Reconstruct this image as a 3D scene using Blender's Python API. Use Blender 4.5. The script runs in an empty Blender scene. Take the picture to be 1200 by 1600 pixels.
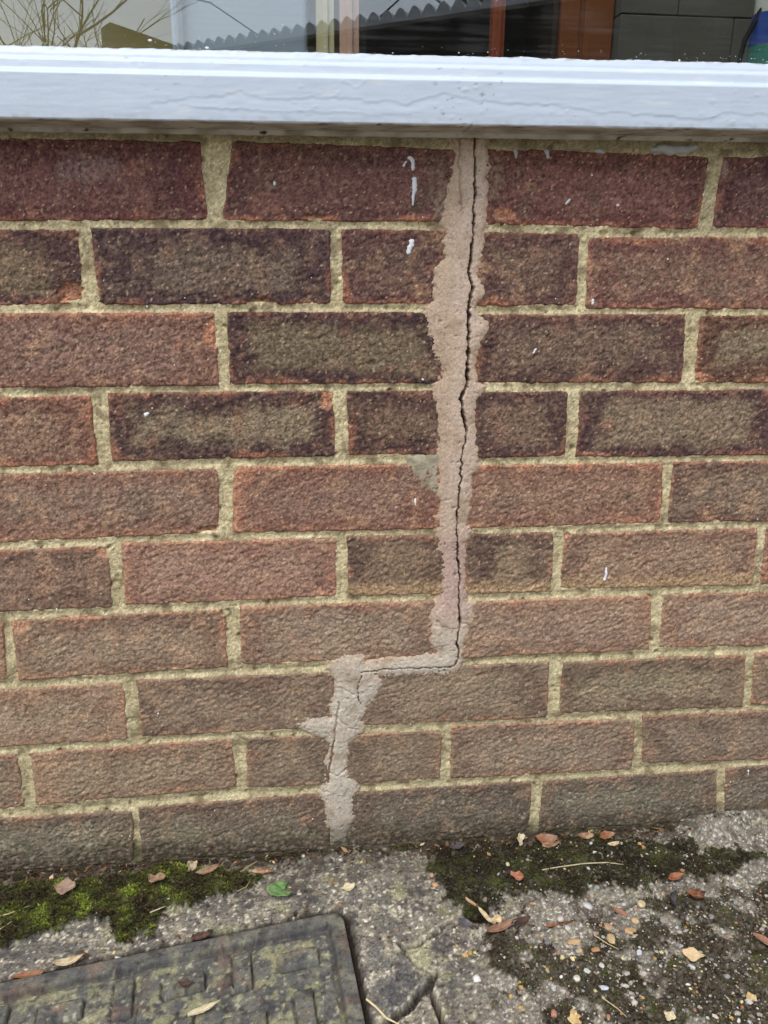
import bpy, math, random
import numpy as np
from mathutils import Vector

# ------------------------------------------------------------------ camera, sky, sun, exposure
scene = bpy.context.scene
cam_data = bpy.data.cameras.new('camera')
cam = bpy.data.objects.new('camera', cam_data)
scene.collection.objects.link(cam)
scene.camera = cam
cam_data.sensor_fit = 'VERTICAL'
cam_data.sensor_height = 36.0
cam_data.lens = 36.0 * 1300.0 / 1600.0
cam_data.clip_start = 0.01
cam_data.clip_end = 2000.0
_yaw, _pitch, _roll = (math.radians(a) for a in (6.1147, 17.8353, 0.5367))
_f = Vector((math.sin(_yaw) * math.cos(_pitch), math.cos(_yaw) * math.cos(_pitch), -math.sin(_pitch)))
_r = Vector((math.cos(_yaw), -math.sin(_yaw), 0.0))
_u = _r.cross(_f)
_r2 = _r * math.cos(_roll) + _u * math.sin(_roll)
_u2 = _u * math.cos(_roll) - _r * math.sin(_roll)
from mathutils import Matrix
cam.matrix_world = Matrix(((_r2.x, _u2.x, -_f.x, 0.06938), (_r2.y, _u2.y, -_f.y, -0.78854),
                           (_r2.z, _u2.z, -_f.z, 0.65590), (0, 0, 0, 1)))

world = bpy.data.worlds.new('World')
scene.world = world
world.use_nodes = True
wn = world.node_tree
wn.nodes.clear()
sky = wn.nodes.new('ShaderNodeTexSky')
sky.sky_type = 'NISHITA'
sky.sun_disc = False
SUN_EL, SUN_AZ = math.radians(62), math.radians(208)
sky.sun_elevation = SUN_EL
sky.sun_rotation = SUN_AZ
sky.air_density = 1.0
sky.dust_density = 2.0
sky.ozone_density = 1.0
hsv = wn.nodes.new('ShaderNodeHueSaturation')          # overcast: the blue of the clear sky is greyed
hsv.inputs['Saturation'].default_value = 0.50
bg = wn.nodes.new('ShaderNodeBackground')
bg.inputs['Strength'].default_value = 0.15
wo = wn.nodes.new('ShaderNodeOutputWorld')
wn.links.new(sky.outputs[0], hsv.inputs['Color'])
wn.links.new(hsv.outputs[0], bg.inputs['Color'])
wn.links.new(bg.outputs[0], wo.inputs['Surface'])

sun_data = bpy.data.lights.new('sun', 'SUN')
sun_data.energy = 0.9
sun_data.angle = math.radians(25)
sun_data.color = (1.0, 0.96, 0.90)
sun = bpy.data.objects.new('sun', sun_data)
scene.collection.objects.link(sun)
_sd = Vector((math.sin(SUN_AZ) * math.cos(SUN_EL), math.cos(SUN_AZ) * math.cos(SUN_EL), math.sin(SUN_EL)))
sun.rotation_euler = _sd.to_track_quat('Z', 'Y').to_euler()

scene.view_settings.view_transform = 'Standard'
scene.view_settings.look = 'None'
scene.view_settings.gamma = 1.0
scene.view_settings.use_curve_mapping = False
scene.view_settings.exposure = 0.95

# ------------------------------------------------------------------ helpers
COL = scene.collection

def S(r, g, b):
    """observed 0-255 colour -> linear albedo"""
    c = np.array([r, g, b], float) / 255.0
    return np.where(c <= 0.04045, c / 12.92, ((c + 0.055) / 1.055) ** 2.4)

def desat(c, k):
    c = np.asarray(c, float); l = (c * np.array([.25, .62, .13])).sum(-1, keepdims=True)
    return l + (c - l) * k

def _hash(ix, iy, seed):
    h = (ix.astype(np.int64) * 374761393 + iy.astype(np.int64) * 668265263 + seed * 974711 + 1013904223) & 0xFFFFFFFF
    h = ((h ^ (h >> 13)) * 1274126177) & 0xFFFFFFFF
    h = ((h ^ (h >> 15)) * 2246822519) & 0xFFFFFFFF
    return ((h ^ (h >> 16)) & 0xFFFFFF) / float(0xFFFFFF)

def vnoise(x, y, seed=0):
    ix = np.floor(x); iy = np.floor(y)
    fx = x - ix; fy = y - iy
    ix = ix.astype(np.int64); iy = iy.astype(np.int64)
    ux = fx * fx * fx * (fx * (fx * 6 - 15) + 10); uy = fy * fy * fy * (fy * (fy * 6 - 15) + 10)
    def g(a, b, dx, dy):
        t = _hash(ix + a, iy + b, seed) * 2 * math.pi
        return np.cos(t) * dx + np.sin(t) * dy
    n00 = g(0, 0, fx, fy); n10 = g(1, 0, fx - 1, fy); n01 = g(0, 1, fx, fy - 1); n11 = g(1, 1, fx - 1, fy - 1)
    a = n00 + (n10 - n00) * ux; b = n01 + (n11 - n01) * ux
    return (a + (b - a) * uy) * 1.5

def fbm(x, y, wl, octaves=3, seed=0, gain=0.5):
    """x, y and wl in the same unit; about -1..1"""
    r = 0.0; a = 1.0; tot = 0.0
    for o in range(octaves):
        r = r + a * vnoise(x / wl + 17.3 * o, y / wl - 9.1 * o, seed + o * 31)
        tot += a; a *= gain; wl *= 0.5
    return r / tot * 1.25

def sstep(a, b, x):
    t = np.clip((x - a) / (b - a), 0, 1)
    return t * t * (3 - 2 * t)

def mixc(c0, c1, w):
    w = np.asarray(w)[..., None]
    return c0 * (1 - w) + c1 * w

def seg_dist(px, py, line):
    """distance of points to a polyline, and the running parameter of the nearest segment"""
    best = np.full(px.shape, 1e9); par = np.zeros(px.shape)
    for i in range(len(line) - 1):
        ax, ay = line[i][:2]; bx, by = line[i + 1][:2]
        dx, dy = bx - ax, by - ay
        t = np.clip(((px - ax) * dx + (py - ay) * dy) / (dx * dx + dy * dy + 1e-12), 0, 1)
        d = np.hypot(px - ax - t * dx, py - ay - t * dy)
        m = d < best
        best = np.where(m, d, best); par = np.where(m, i + t, par)
    return best, par

def poly_sdf(px, py, poly):
    """positive inside"""
    d, _ = seg_dist(px, py, list(poly) + [poly[0]])
    inside = np.zeros(px.shape, bool)
    n = len(poly); j = n - 1
    for i in range(n):
        xi, yi = poly[i]; xj, yj = poly[j]
        if yi != yj:
            c = ((yi > py) != (yj > py)) & (px < (xj - xi) * (py - yi) / (yj - yi) + xi)
            inside ^= c
        j = i
    return np.where(inside, d, -d)

def new_mesh(name, verts, faces, col=None, smooth=True, uv=None):
    verts = np.asarray(verts, np.float32); faces = np.asarray(faces, np.int32)
    me = bpy.data.meshes.new(name)
    k = faces.shape[1]
    me.vertices.add(len(verts)); me.vertices.foreach_set('co', verts.ravel())
    me.loops.add(faces.size); me.loops.foreach_set('vertex_index', faces.ravel())
    me.polygons.add(len(faces))
    me.polygons.foreach_set('loop_start', np.arange(0, faces.size, k, dtype=np.int32))
    me.polygons.foreach_set('loop_total', np.full(len(faces), k, np.int32))
    me.polygons.foreach_set('use_smooth', np.full(len(faces), smooth, bool))
    me.update(calc_edges=True)
    if col is not None:
        at = me.color_attributes.new('Col', 'FLOAT_COLOR', 'POINT')
        c4 = np.ones((len(verts), 4), np.float32); c4[:, :3] = np.clip(col, 0, 1)
        at.data.foreach_set('color', c4.ravel())
    return me

def link(name, me, mat=None, parent=None, loc=None):
    o = bpy.data.objects.new(name, me)
    COL.objects.link(o)
    if mat is not None:
        me.materials.append(mat)
    if parent is not None:
        o.parent = parent
    if loc is not None:
        o.location = loc
    return o

def tag(o, label=None, cat=None, group=None, kind=None):
    if label: o['label'] = label
    if cat: o['category'] = cat
    if group: o['group'] = group
    if kind: o['kind'] = kind
    return o

def empty(name, loc=(0, 0, 0)):
    o = bpy.data.objects.new(name, None)
    o.empty_display_size = 0.05
    o.location = loc
    COL.objects.link(o)
    return o

def grid_faces(nx, ny, mask=None, flip=False):
    """grid vertex index = j*nx+i; mask over cells [ny-1, nx-1]"""
    i, j = np.meshgrid(np.arange(nx - 1), np.arange(ny - 1))
    a = j * nx + i
    f = np.stack([a, a + 1, a + 1 + nx, a + nx], -1)
    if flip: f = f[..., ::-1]
    return f[mask] if mask is not None else f.reshape(-1, 4)

def compact(verts, faces, col=None):
    used = np.unique(faces)
    mp = np.full(len(verts), -1, np.int64); mp[used] = np.arange(len(used))
    return verts[used], mp[faces], (col[used] if col is not None else None)

def box_arrays(x0, x1, y0, y1, z0, z1):
    v = np.array([(x, y, z) for z in (z0, z1) for y in (y0, y1) for x in (x0, x1)], float)
    f = np.array([(0, 2, 3, 1), (4, 5, 7, 6), (0, 1, 5, 4), (2, 6, 7, 3), (0, 4, 6, 2), (1, 3, 7, 5)])
    return v, f

def box(name, dims, mat, parent=None, bevel=0.0):
    v, f = box_arrays(*dims)
    o = link(name, new_mesh(name, v, f, smooth=False), mat, parent)
    if bevel:
        m = o.modifiers.new('bevel', 'BEVEL'); m.width = bevel; m.segments = 2
    return o

def tube_arrays(pts, radii, n=6):
    pts = [Vector(p) for p in pts]
    V = []; F = []
    up = Vector((0.13, 0.31, 0.94))
    for k, p in enumerate(pts):
        d = (pts[min(k + 1, len(pts) - 1)] - pts[max(k - 1, 0)]).normalized()
        a = d.cross(up)
        if a.length < 1e-3: a = d.cross(Vector((1, 0, 0)))
        a.normalize(); b = d.cross(a)
        for q in range(n):
            t = 2 * math.pi * q / n
            V.append(p + (a * math.cos(t) + b * math.sin(t)) * radii[k])
    for k in range(len(pts) - 1):
        for q in range(n):
            F.append((k * n + q, k * n + (q + 1) % n, (k + 1) * n + (q + 1) % n, (k + 1) * n + q))
    return np.array([tuple(v) for v in V]), np.array(F)

# ------------------------------------------------------------------ materials
def material(name, base=None, rough=0.9, spec=0.2, noise=(), bump=(), bump_dist=0.0006, attr=True, bump_strength=0.6):
    """colour from the vertex pigment (or base), mottled by noise layers (scale, amount), fine relief from bump (scale, weight)"""
    m = bpy.data.materials.new(name); m.use_nodes = True
    nt = m.node_tree; nd = nt.nodes; lk = nt.links
    p = nd['Principled BSDF']
    p.inputs['Roughness'].default_value = rough
    p.inputs['Specular IOR Level'].default_value = spec
    tc = nd.new('ShaderNodeTexCoord')
    if attr:
        a = nd.new('ShaderNodeAttribute'); a.attribute_name = 'Col'; cur = a.outputs['Color']
    else:
        a = nd.new('ShaderNodeRGB'); a.outputs[0].default_value = (*base, 1); cur = a.outputs[0]
    for sc_, am in noise:
        n = nd.new('ShaderNodeTexNoise'); n.inputs['Scale'].default_value = sc_; n.inputs['Detail'].default_value = 4
        n.inputs['Roughness'].default_value = 0.65
        lk.new(tc.outputs['Object'], n.inputs['Vector'])
        mr = nd.new('ShaderNodeMapRange'); mr.inputs['From Min'].default_value = 0.25; mr.inputs['From Max'].default_value = 0.75
        mr.inputs['To Min'].default_value = 1 - am; mr.inputs['To Max'].default_value = 1 + am
        lk.new(n.outputs['Fac'], mr.inputs['Value'])
        mx = nd.new('ShaderNodeMix'); mx.data_type = 'RGBA'; mx.blend_type = 'MULTIPLY'; mx.inputs['Factor'].default_value = 1
        lk.new(cur, mx.inputs['A']); lk.new(mr.outputs[0], mx.inputs['B'])
        cur = mx.outputs['Result']
    lk.new(cur, p.inputs['Base Color'])
    last = None
    for sc_, w in bump:
        n = nd.new('ShaderNodeTexNoise'); n.inputs['Scale'].default_value = sc_; n.inputs['Detail'].default_value = 3
        lk.new(tc.outputs['Object'], n.inputs['Vector'])
        b = nd.new('ShaderNodeBump'); b.inputs['Strength'].default_value = bump_strength; b.inputs['Distance'].default_value = bump_dist * w
        lk.new(n.outputs['Fac'], b.inputs['Height'])
        if last: lk.new(last, b.inputs['Normal'])
        last = b.outputs['Normal']
    if last: lk.new(last, p.inputs['Normal'])
    return m

M_BRICK = material('fired_brick', rough=0.92, spec=0.22, noise=((160, 0.16), (600, 0.34)), bump=((330, 2.2), (900, 1.4)), bump_strength=0.9)
M_MORTAR = material('sand_mortar', rough=0.95, spec=0.15, noise=((220, 0.12), (700, 0.32)), bump=((600, 1.6),), bump_strength=0.9)
M_PATCH = material('cement_render', rough=0.93, spec=0.18, noise=((90, 0.07), (600, 0.2)), bump=((500, 1.1),), bump_strength=0.8)
M_CONC = material('weathered_concrete', rough=0.93, spec=0.2, noise=((300, 0.35), (900, 0.35)), bump=((350, 2.2), (900, 1.4)), bump_strength=0.9)
M_PAINT = material('white_gloss_paint', rough=0.42, spec=0.4, noise=((40, 0.02),), bump=((60, 1.0), (420, 0.25)), bump_dist=0.0008, bump_strength=0.35)
M_DRIP = material('paint_spill', base=(0.72, 0.74, 0.76), attr=False, rough=0.5, spec=0.4, bump=((600, 0.5),))
M_IRON = material('cast_iron', rough=0.85, spec=0.3, noise=((260, 0.3), (900, 0.35)), bump=((400, 2.0), (1000, 1.2)), bump_strength=0.8)
M_MOSS = material('moss', rough=0.8, spec=0.25)
M_GRIT = material('grit', rough=0.75, spec=0.3, noise=((700, 0.15),))
M_LEAF = material('dry_leaf', rough=0.7, spec=0.3, noise=((250, 0.2), (900, 0.2)), bump=((300, 0.8),))
BRICKS = {
  '1a': [(-224.2, 736.8), (-9.2, 737.9), (-6.1, 675.8), (-221.1, 672.0)],
  '1b': [(20.7, 739.5), (214.7, 735.6), (209.7, 676.7), (8.3, 675.4)],
  '1c': [(241.1, 737.7), (451.0, 734.7), (446.8, 672.6), (243.5, 674.9)],
  '1d': [(464.6, 733.9), (679.6, 737.8), (677.3, 674.5), (462.3, 674.5)],
  '2a': [(-332.5, 662.8), (-117.5, 665.0), (-118.1, 604.4), (-333.1, 594.0)],
  '2b': [(-104.9, 666.8), (102.4, 667.9), (102.3, 603.7), (-104.4, 602.7)],
  '2c': [(113.9, 668.0), (218.9, 667.4), (221.2, 603.4), (114.7, 603.7)],
  '2d': [(234.9, 667.0), (333.7, 666.4), (335.2, 603.0), (237.7, 601.7)],
  '2e': [(343.1, 663.1), (558.1, 665.1), (559.9, 599.8), (344.9, 599.5)],
  '3a': [(-217.6, 593.6), (-2.6, 594.4), (-3.1, 529.0), (-218.1, 528.8)],
  '3b': [(8.3, 595.0), (209.4, 595.2), (212.7, 529.8), (8.7, 530.2)],
  '3c': [(239.9, 592.9), (445.5, 593.6), (449.7, 528.7), (242.7, 529.6)],
  '3d': [(460.5, 592.4), (675.5, 592.5), (678.6, 525.1), (463.6, 528.5)],
  '4a': [(-335.8, 516.5), (-120.8, 519.3), (-120.5, 454.6), (-335.5, 454.0)],
  '4b': [(-104.5, 521.5), (103.2, 522.1), (104.5, 459.6), (-105.5, 458.1)],
  '4c': [(116.6, 522.0), (222.3, 521.1), (224.6, 458.2), (119.4, 460.6)],
  '4d': [(240.0, 520.3), (333.7, 518.9), (335.4, 455.7), (242.7, 455.3)],
  '4e': [(347.2, 520.0), (562.2, 519.6), (563.8, 452.6), (348.8, 454.1)],
  '5a': [(-222.9, 446.2), (-7.9, 447.5), (-11.2, 383.5), (-226.2, 379.2)],
  '5b': [(9.2, 449.1), (209.5, 448.0), (211.5, 381.6), (2.5, 383.2)],
  '5c': [(236.7, 446.2), (440.2, 445.8), (444.2, 381.7), (237.3, 380.9)],
  '5d': [(451.8, 445.6), (666.8, 446.1), (668.8, 379.4), (453.8, 382.2)],
  '6a': [(-333.7, 367.7), (-118.7, 371.2), (-119.5, 307.0), (-334.5, 305.6)],
  '6b': [(-105.0, 373.5), (104.9, 374.2), (105.0, 310.7), (-105.0, 308.6)],
  '6c': [(117.2, 375.3), (221.7, 373.0), (225.2, 309.2), (118.9, 310.9)],
  '6d': [(236.9, 374.0), (330.2, 373.5), (332.2, 308.2), (238.8, 308.7)],
  '6e': [(344.0, 371.0), (552.6, 372.4), (557.4, 307.7), (342.5, 310.1)],
  '6f': [(562.6, 372.2), (777.6, 372.1), (782.0, 307.1), (567.0, 307.4)],
  '7z': [(-442.8, 293.1), (-227.8, 293.1), (-231.3, 231.1), (-446.3, 230.6)],
  '7a': [(-218.4, 295.5), (-9.1, 299.2), (-8.4, 235.1), (-218.3, 229.7)],
  '7b': [(7.1, 301.5), (211.2, 301.0), (213.1, 236.9), (5.6, 236.7)],
  '7c': [(239.2, 298.5), (444.5, 298.3), (447.2, 234.8), (238.2, 234.2)],
  '7d': [(458.0, 299.3), (673.0, 295.6), (675.1, 231.1), (460.1, 236.6)],
  '8a': [(-331.9, 216.7), (-116.9, 220.2), (-117.2, 153.9), (-332.2, 152.5)],
  '8b': [(-101.8, 222.5), (102.2, 222.3), (102.3, 156.2), (-101.1, 156.8)],
  '8c': [(129.4, 221.7), (335.5, 223.6), (338.8, 155.8), (129.4, 157.0)],
  '8d': [(352.1, 222.0), (562.2, 222.6), (567.4, 156.5), (353.2, 159.9)],
  '8e': [(573.3, 223.7), (788.3, 223.8), (793.6, 159.0), (578.6, 159.2)],
  '9z': [(-447.1, 141.5), (-232.1, 142.1), (-232.2, 76.7), (-447.2, 75.2)],
  '9a': [(-217.3, 141.9), (-9.2, 147.5), (-6.5, 86.7), (-218.7, 78.2)],
  '9b': [(7.1, 146.6), (103.6, 145.7), (99.5, 83.8), (6.0, 85.0)],
  '9c': [(114.0, 145.9), (220.1, 143.8), (219.7, 84.2), (110.1, 82.2)],
  '9d': [(231.3, 150.4), (441.9, 146.8), (444.9, 81.6), (232.9, 82.5)],
  '9e': [(451.2, 150.4), (666.2, 148.3), (671.3, 82.2), (456.3, 89.5)],
  '10a': [(-335.1, 64.8), (-120.1, 62.2), (-124.0, -2.9), (-339.0, -5.0)],
  '10b': [(-112.3, 66.6), (93.7, 71.6), (95.7, -1.0), (-114.2, -1.9)],
  '10c': [(113.6, 70.2), (326.0, 72.2), (328.3, 0.9), (113.3, -2.3)],
  '10d': [(340.3, 71.2), (548.4, 72.4), (556.1, 4.9), (339.7, 2.7)],
  '10e': [(559.9, 74.3), (774.9, 75.3), (782.7, 14.2), (567.7, 7.7)],
}
PATCH= [(214.3, 744.4), (214.8, 733.0), (211.5, 711.8), (203.8, 676.6), (208.2, 668.4), (208.9, 646.2), (200.3, 634.9), (198.7, 606.2), (191.1, 600.4), (194.7, 577.0), (201.2, 562.1), (209.2, 540.9), (204.0, 528.6), (202.5, 516.3), (208.2, 491.1), (207.1, 465.6), (206.7, 455.9), (207.1, 419.6), (212.1, 406.1), (206.0, 392.7), (208.4, 375.5), (214.0, 343.9), (216.2, 315.3), (208.6, 297.4), (203.5, 286.6), (206.4, 253.1), (217.2, 239.7), (182.7, 236.7), (155.3, 235.0), (134.9, 232.9), (131.5, 239.1), (117.9, 242.0), (101.0, 235.2), (97.5, 227.8), (105.6, 216.0), (101.9, 193.1), (97.0, 181.7), (99.0, 169.8), (72.8, 167.3), (62.3, 161.6), (75.9, 151.3), (93.1, 144.7), (96.4, 130.0), (91.3, 114.0), (93.9, 93.3), (86.6, 72.9), (90.6, 55.7), (93.2, 29.8), (91.3, -0.6), (119.1, -2.8), (120.7, 45.0), (123.0, 70.4), (128.0, 82.7), (117.3, 91.8), (113.8, 108.5), (119.6, 136.7), (131.5, 148.1), (131.5, 168.0), (138.4, 183.4), (147.4, 194.6), (153.5, 206.0), (148.6, 217.0), (169.3, 216.0), (210.9, 217.1), (221.4, 214.2), (235.3, 219.0), (238.4, 228.8), (239.5, 236.4), (244.0, 262.7), (250.9, 295.8), (241.2, 299.9), (238.6, 314.5), (237.4, 343.1), (236.6, 364.3), (242.7, 378.0), (237.8, 385.0), (241.3, 412.1), (240.2, 438.9), (247.7, 445.3), (245.5, 465.0), (243.7, 477.9), (241.0, 497.1), (243.4, 512.8), (249.2, 525.2), (242.8, 528.3), (238.8, 546.8), (244.1, 567.9), (252.7, 582.8), (250.6, 587.0), (240.1, 588.8), (236.6, 600.5), (246.4, 612.2), (246.0, 620.8), (238.3, 629.4), (240.6, 646.4), (243.5, 674.3), (244.0, 701.6), (243.6, 733.5), (239.0, 744.9)]
CRACK= [(230.9, 745.8), (233.3, 717.5), (233.3, 690.6), (233.1, 668.7), (232.8, 646.4), (231.0, 632.2), (234.6, 617.9), (232.3, 600.5), (232.9, 570.9), (233.5, 540.7), (232.8, 525.3), (227.6, 514.8), (230.8, 497.2), (234.7, 478.0), (230.5, 455.5), (230.3, 425.8), (228.2, 395.5), (229.3, 364.5), (233.1, 332.6), (232.7, 307.4), (235.9, 278.0), (233.4, 251.9), (236.6, 240.4), (232.2, 225.3), (210.7, 224.0), (183.0, 224.5), (155.4, 224.3), (132.2, 221.6), (126.7, 203.5), (129.4, 183.9)]
CRACK2= [(108.1, 186.6), (105.1, 165.5), (101.5, 145.8), (99.2, 121.7), (94.8, 105.6), (93.8, 87.5)]
CRACK3= [(218.9, 744.5), (217.8, 727.8), (219.6, 712.0), (221.2, 685.0)]
SMEAR= [(178.7, 457.0), (210.5, 459.1), (211.8, 415.5), (195.5, 419.9), (177.8, 436.8)]

# ------------------------------------------------------------------ the brick wall
wall = tag(empty('brick_wall', (0.17, 0, 0)), 'red-brown brick wall with buff mortar and a stepped cement-filled crack under the window', 'wall')
WX = 0.17            # children are laid out relative to the empty

def crack_warp(x, z):
    return x + 2.2 * fbm(x, z, 11, 3, 401, .7), z + 2.2 * fbm(x, z, 11, 3, 402, .7)

CRACK_W = [1.3, 1.1, 1.4, 1.5, 1.5, 1.6, 1.5, 1.8, 1.9, 1.9, 1.6, 1.2, 1.1, 1.2, 1.2, 1.1, 1.1, 1.2, 1.1, 1.0, 1.0, 0.9, 0.9, 0.8, 0.7, 0.5, 0.45, 0.45, 0.3, 0.15]

def crack_depth(x, z, extra=0.0):
    """0..1 opening of the main crack at wall point (mm)"""
    wx, wz = crack_warp(x, z)
    d, t = seg_dist(wx, wz, CRACK)
    w = np.interp(t, np.arange(len(CRACK_W)), CRACK_W) * 0.6 * np.clip(1 + 0.75 * fbm(x, z, 24, 2, 77) + 0.45 * fbm(x, z, 6, 2, 78), .3, 2) + extra
    return 1 - sstep(w * 0.75, w * 1.15 + 0.25, d)

# observed pigment of each brick: centre, ring, ring strength, edge tint strength, lean of the tint (1 bottom, -1 top, 0 all round)
RED = (112, 72, 64); PUR = (76, 54, 56); ORG = (158, 106, 84); TAN = (158, 128, 92)
STYLE = {
 '1a': ((112, 70, 66), (98, 58, 58), .5, .5, 1), '1b': ((110, 70, 64), (96, 62, 60), .5, .9, 1), '1c': ((120, 74, 66), (104, 62, 58), .5, .6, 1), '1d': ((106, 68, 66), (96, 60, 60), .5, .7, 1),
 '2a': ((108, 88, 68), (80, 56, 56), .9, .6, 1), '2b': ((102, 82, 70), (74, 54, 58), 1., .5, 1), '2c': ((104, 74, 64), (96, 64, 62), .6, .6, 1), '2d': ((104, 78, 66), (92, 64, 60), .6, .6, 1), '2e': ((116, 84, 70), (112, 74, 66), .5, .5, 0),
 '3a': ((124, 90, 78), (122, 86, 74), .3, .5, -1), '3b': ((106, 88, 66), (68, 48, 50), 1., .5, 1), '3c': ((106, 82, 68), (86, 60, 56), .8, .5, 1), '3d': ((116, 98, 74), (96, 66, 52), .9, .6, 1),
 '4a': ((128, 96, 76), (122, 84, 70), .6, .6, 0), '4b': ((122, 104, 80), (80, 58, 56), 1., .5, 0), '4c': ((108, 82, 66), (78, 56, 52), .8, .5, 1), '4d': ((110, 84, 68), (80, 58, 56), .8, .4, 1), '4e': ((120, 100, 78), (80, 56, 56), 1., .6, 1),
 '5a': ((128, 98, 82), (130, 94, 78), .4, .4, 0), '5b': ((128, 92, 78), (128, 86, 72), .4, .6, 0), '5c': ((136, 100, 80), (132, 92, 76), .4, .7, 0), '5d': ((122, 98, 80), (104, 78, 68), .6, .5, 0),
 '6a': ((122, 92, 76), (104, 76, 66), .7, .5, -1), '6b': ((144, 104, 88), (142, 98, 84), .4, .5, 0), '6c': ((118, 92, 70), (86, 64, 56), .8, .8, 1), '6d': ((116, 94, 72), (84, 62, 56), .9, .7, 1), '6e': ((136, 106, 86), (122, 90, 76), .6, .8, 1), '6f': ((136, 106, 86), (130, 94, 78), .5, .5, 1),
 '7z': ((128, 98, 80), (118, 86, 70), .5, .5, 0), '7a': ((132, 106, 86), (120, 90, 74), .6, .6, 0), '7b': ((130, 106, 90), (124, 94, 80), .5, .5, 0), '7c': ((134, 104, 88), (132, 98, 82), .4, .5, 0), '7d': ((138, 110, 94), (132, 98, 82), .4, .5, 0),
 '8a': ((142, 116, 92), (138, 104, 84), .5, .5, 0), '8b': ((114, 92, 76), (94, 72, 64), .7, .5, 1), '8c': ((122, 102, 82), (98, 76, 64), .8, .6, 1), '8d': ((122, 106, 82), (94, 74, 60), .9, .5, -1), '8e': ((128, 106, 84), (118, 90, 72), .5, .5, 0),
 '9z': ((118, 94, 78), (112, 84, 70), .5, .5, 0), '9a': ((132, 108, 84), (124, 92, 74), .6, .6, 0), '9b': ((108, 88, 72), (92, 72, 62), .7, .5, 0), '9c': ((112, 92, 76), (96, 76, 64), .7, .4, 0), '9d': ((126, 104, 88), (118, 92, 78), .5, .5, 0), '9e': ((112, 92, 80), (102, 80, 70), .6, .4, 0),
 '10a': ((116, 102, 86), (110, 90, 76), .5, .3, -1), '10b': ((114, 96, 82), (108, 84, 74), .5, .3, -1), '10c': ((108, 94, 80), (102, 84, 74), .5, .3, -1), '10d': ((112, 100, 86), (106, 90, 78), .5, .3, -1), '10e': ((112, 98, 86), (106, 86, 76), .5, .3, -1),
}
# broken arrises: x, z, rx, rz (mm), depth (mm)
CHIPS = [(-122, 612, 22, 11, 4.5), (40, 603.5, 16, 5, 4), (-6, 578, 11, 14, 2.5), (-215, 530, 16, 7, 5), (98, 515, 7, 12, 2), (2, 455, 3, 7, 4), (4, 400, 4, 16, 3), (-12, 386, 22, 4, 2.5),
         (-122, 366, 9, 7, 1.5), (462, 534, 16, 8, 2), (-212, 290, 14, 8, 1.5), (343, 372, 8, 5, 4), (444, 296, 8, 5, 3), (-10, 298, 5, 5, 4), (505, 381, 5, 3, 4), (402, 158, 5, 4, 5), (441, 148, 9, 3, 3), (-112, 604, 6, 7, 5), (262, 683, 12, 7, 1.5), (90, 678, 10, 3, 4)]
# stains with a shape of their own: x, z, rx, rz, colour, strength
STAINS = [(-105, 715, 30, 14, (160, 152, 150), .3), (285, 706, 8, 6, (165, 140, 90), .55), (206, 688, 11, 14, (150, 148, 120), .6), (252, 712, 8, 26, (150, 130, 105), .6), (460, 724, 10, 14, (150, 145, 145), .35),
          (575, 735, 40, 10, (180, 180, 182), .5), (-60, 690, 10, 18, (140, 95, 75), .4), (200, 705, 10, 30, (140, 120, 100), .5), (-90, 30, 90, 22, (140, 138, 105), .35), (60, 15, 60, 14, (120, 122, 90), .4), (420, 40, 90, 25, (130, 128, 105), .3), (-220, 25, 90, 30, (150, 145, 120), .35),
          (455, 200, 60, 14, (128, 122, 92), .35), (185, 365, 12, 8, (140, 112, 92), .5)]

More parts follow.
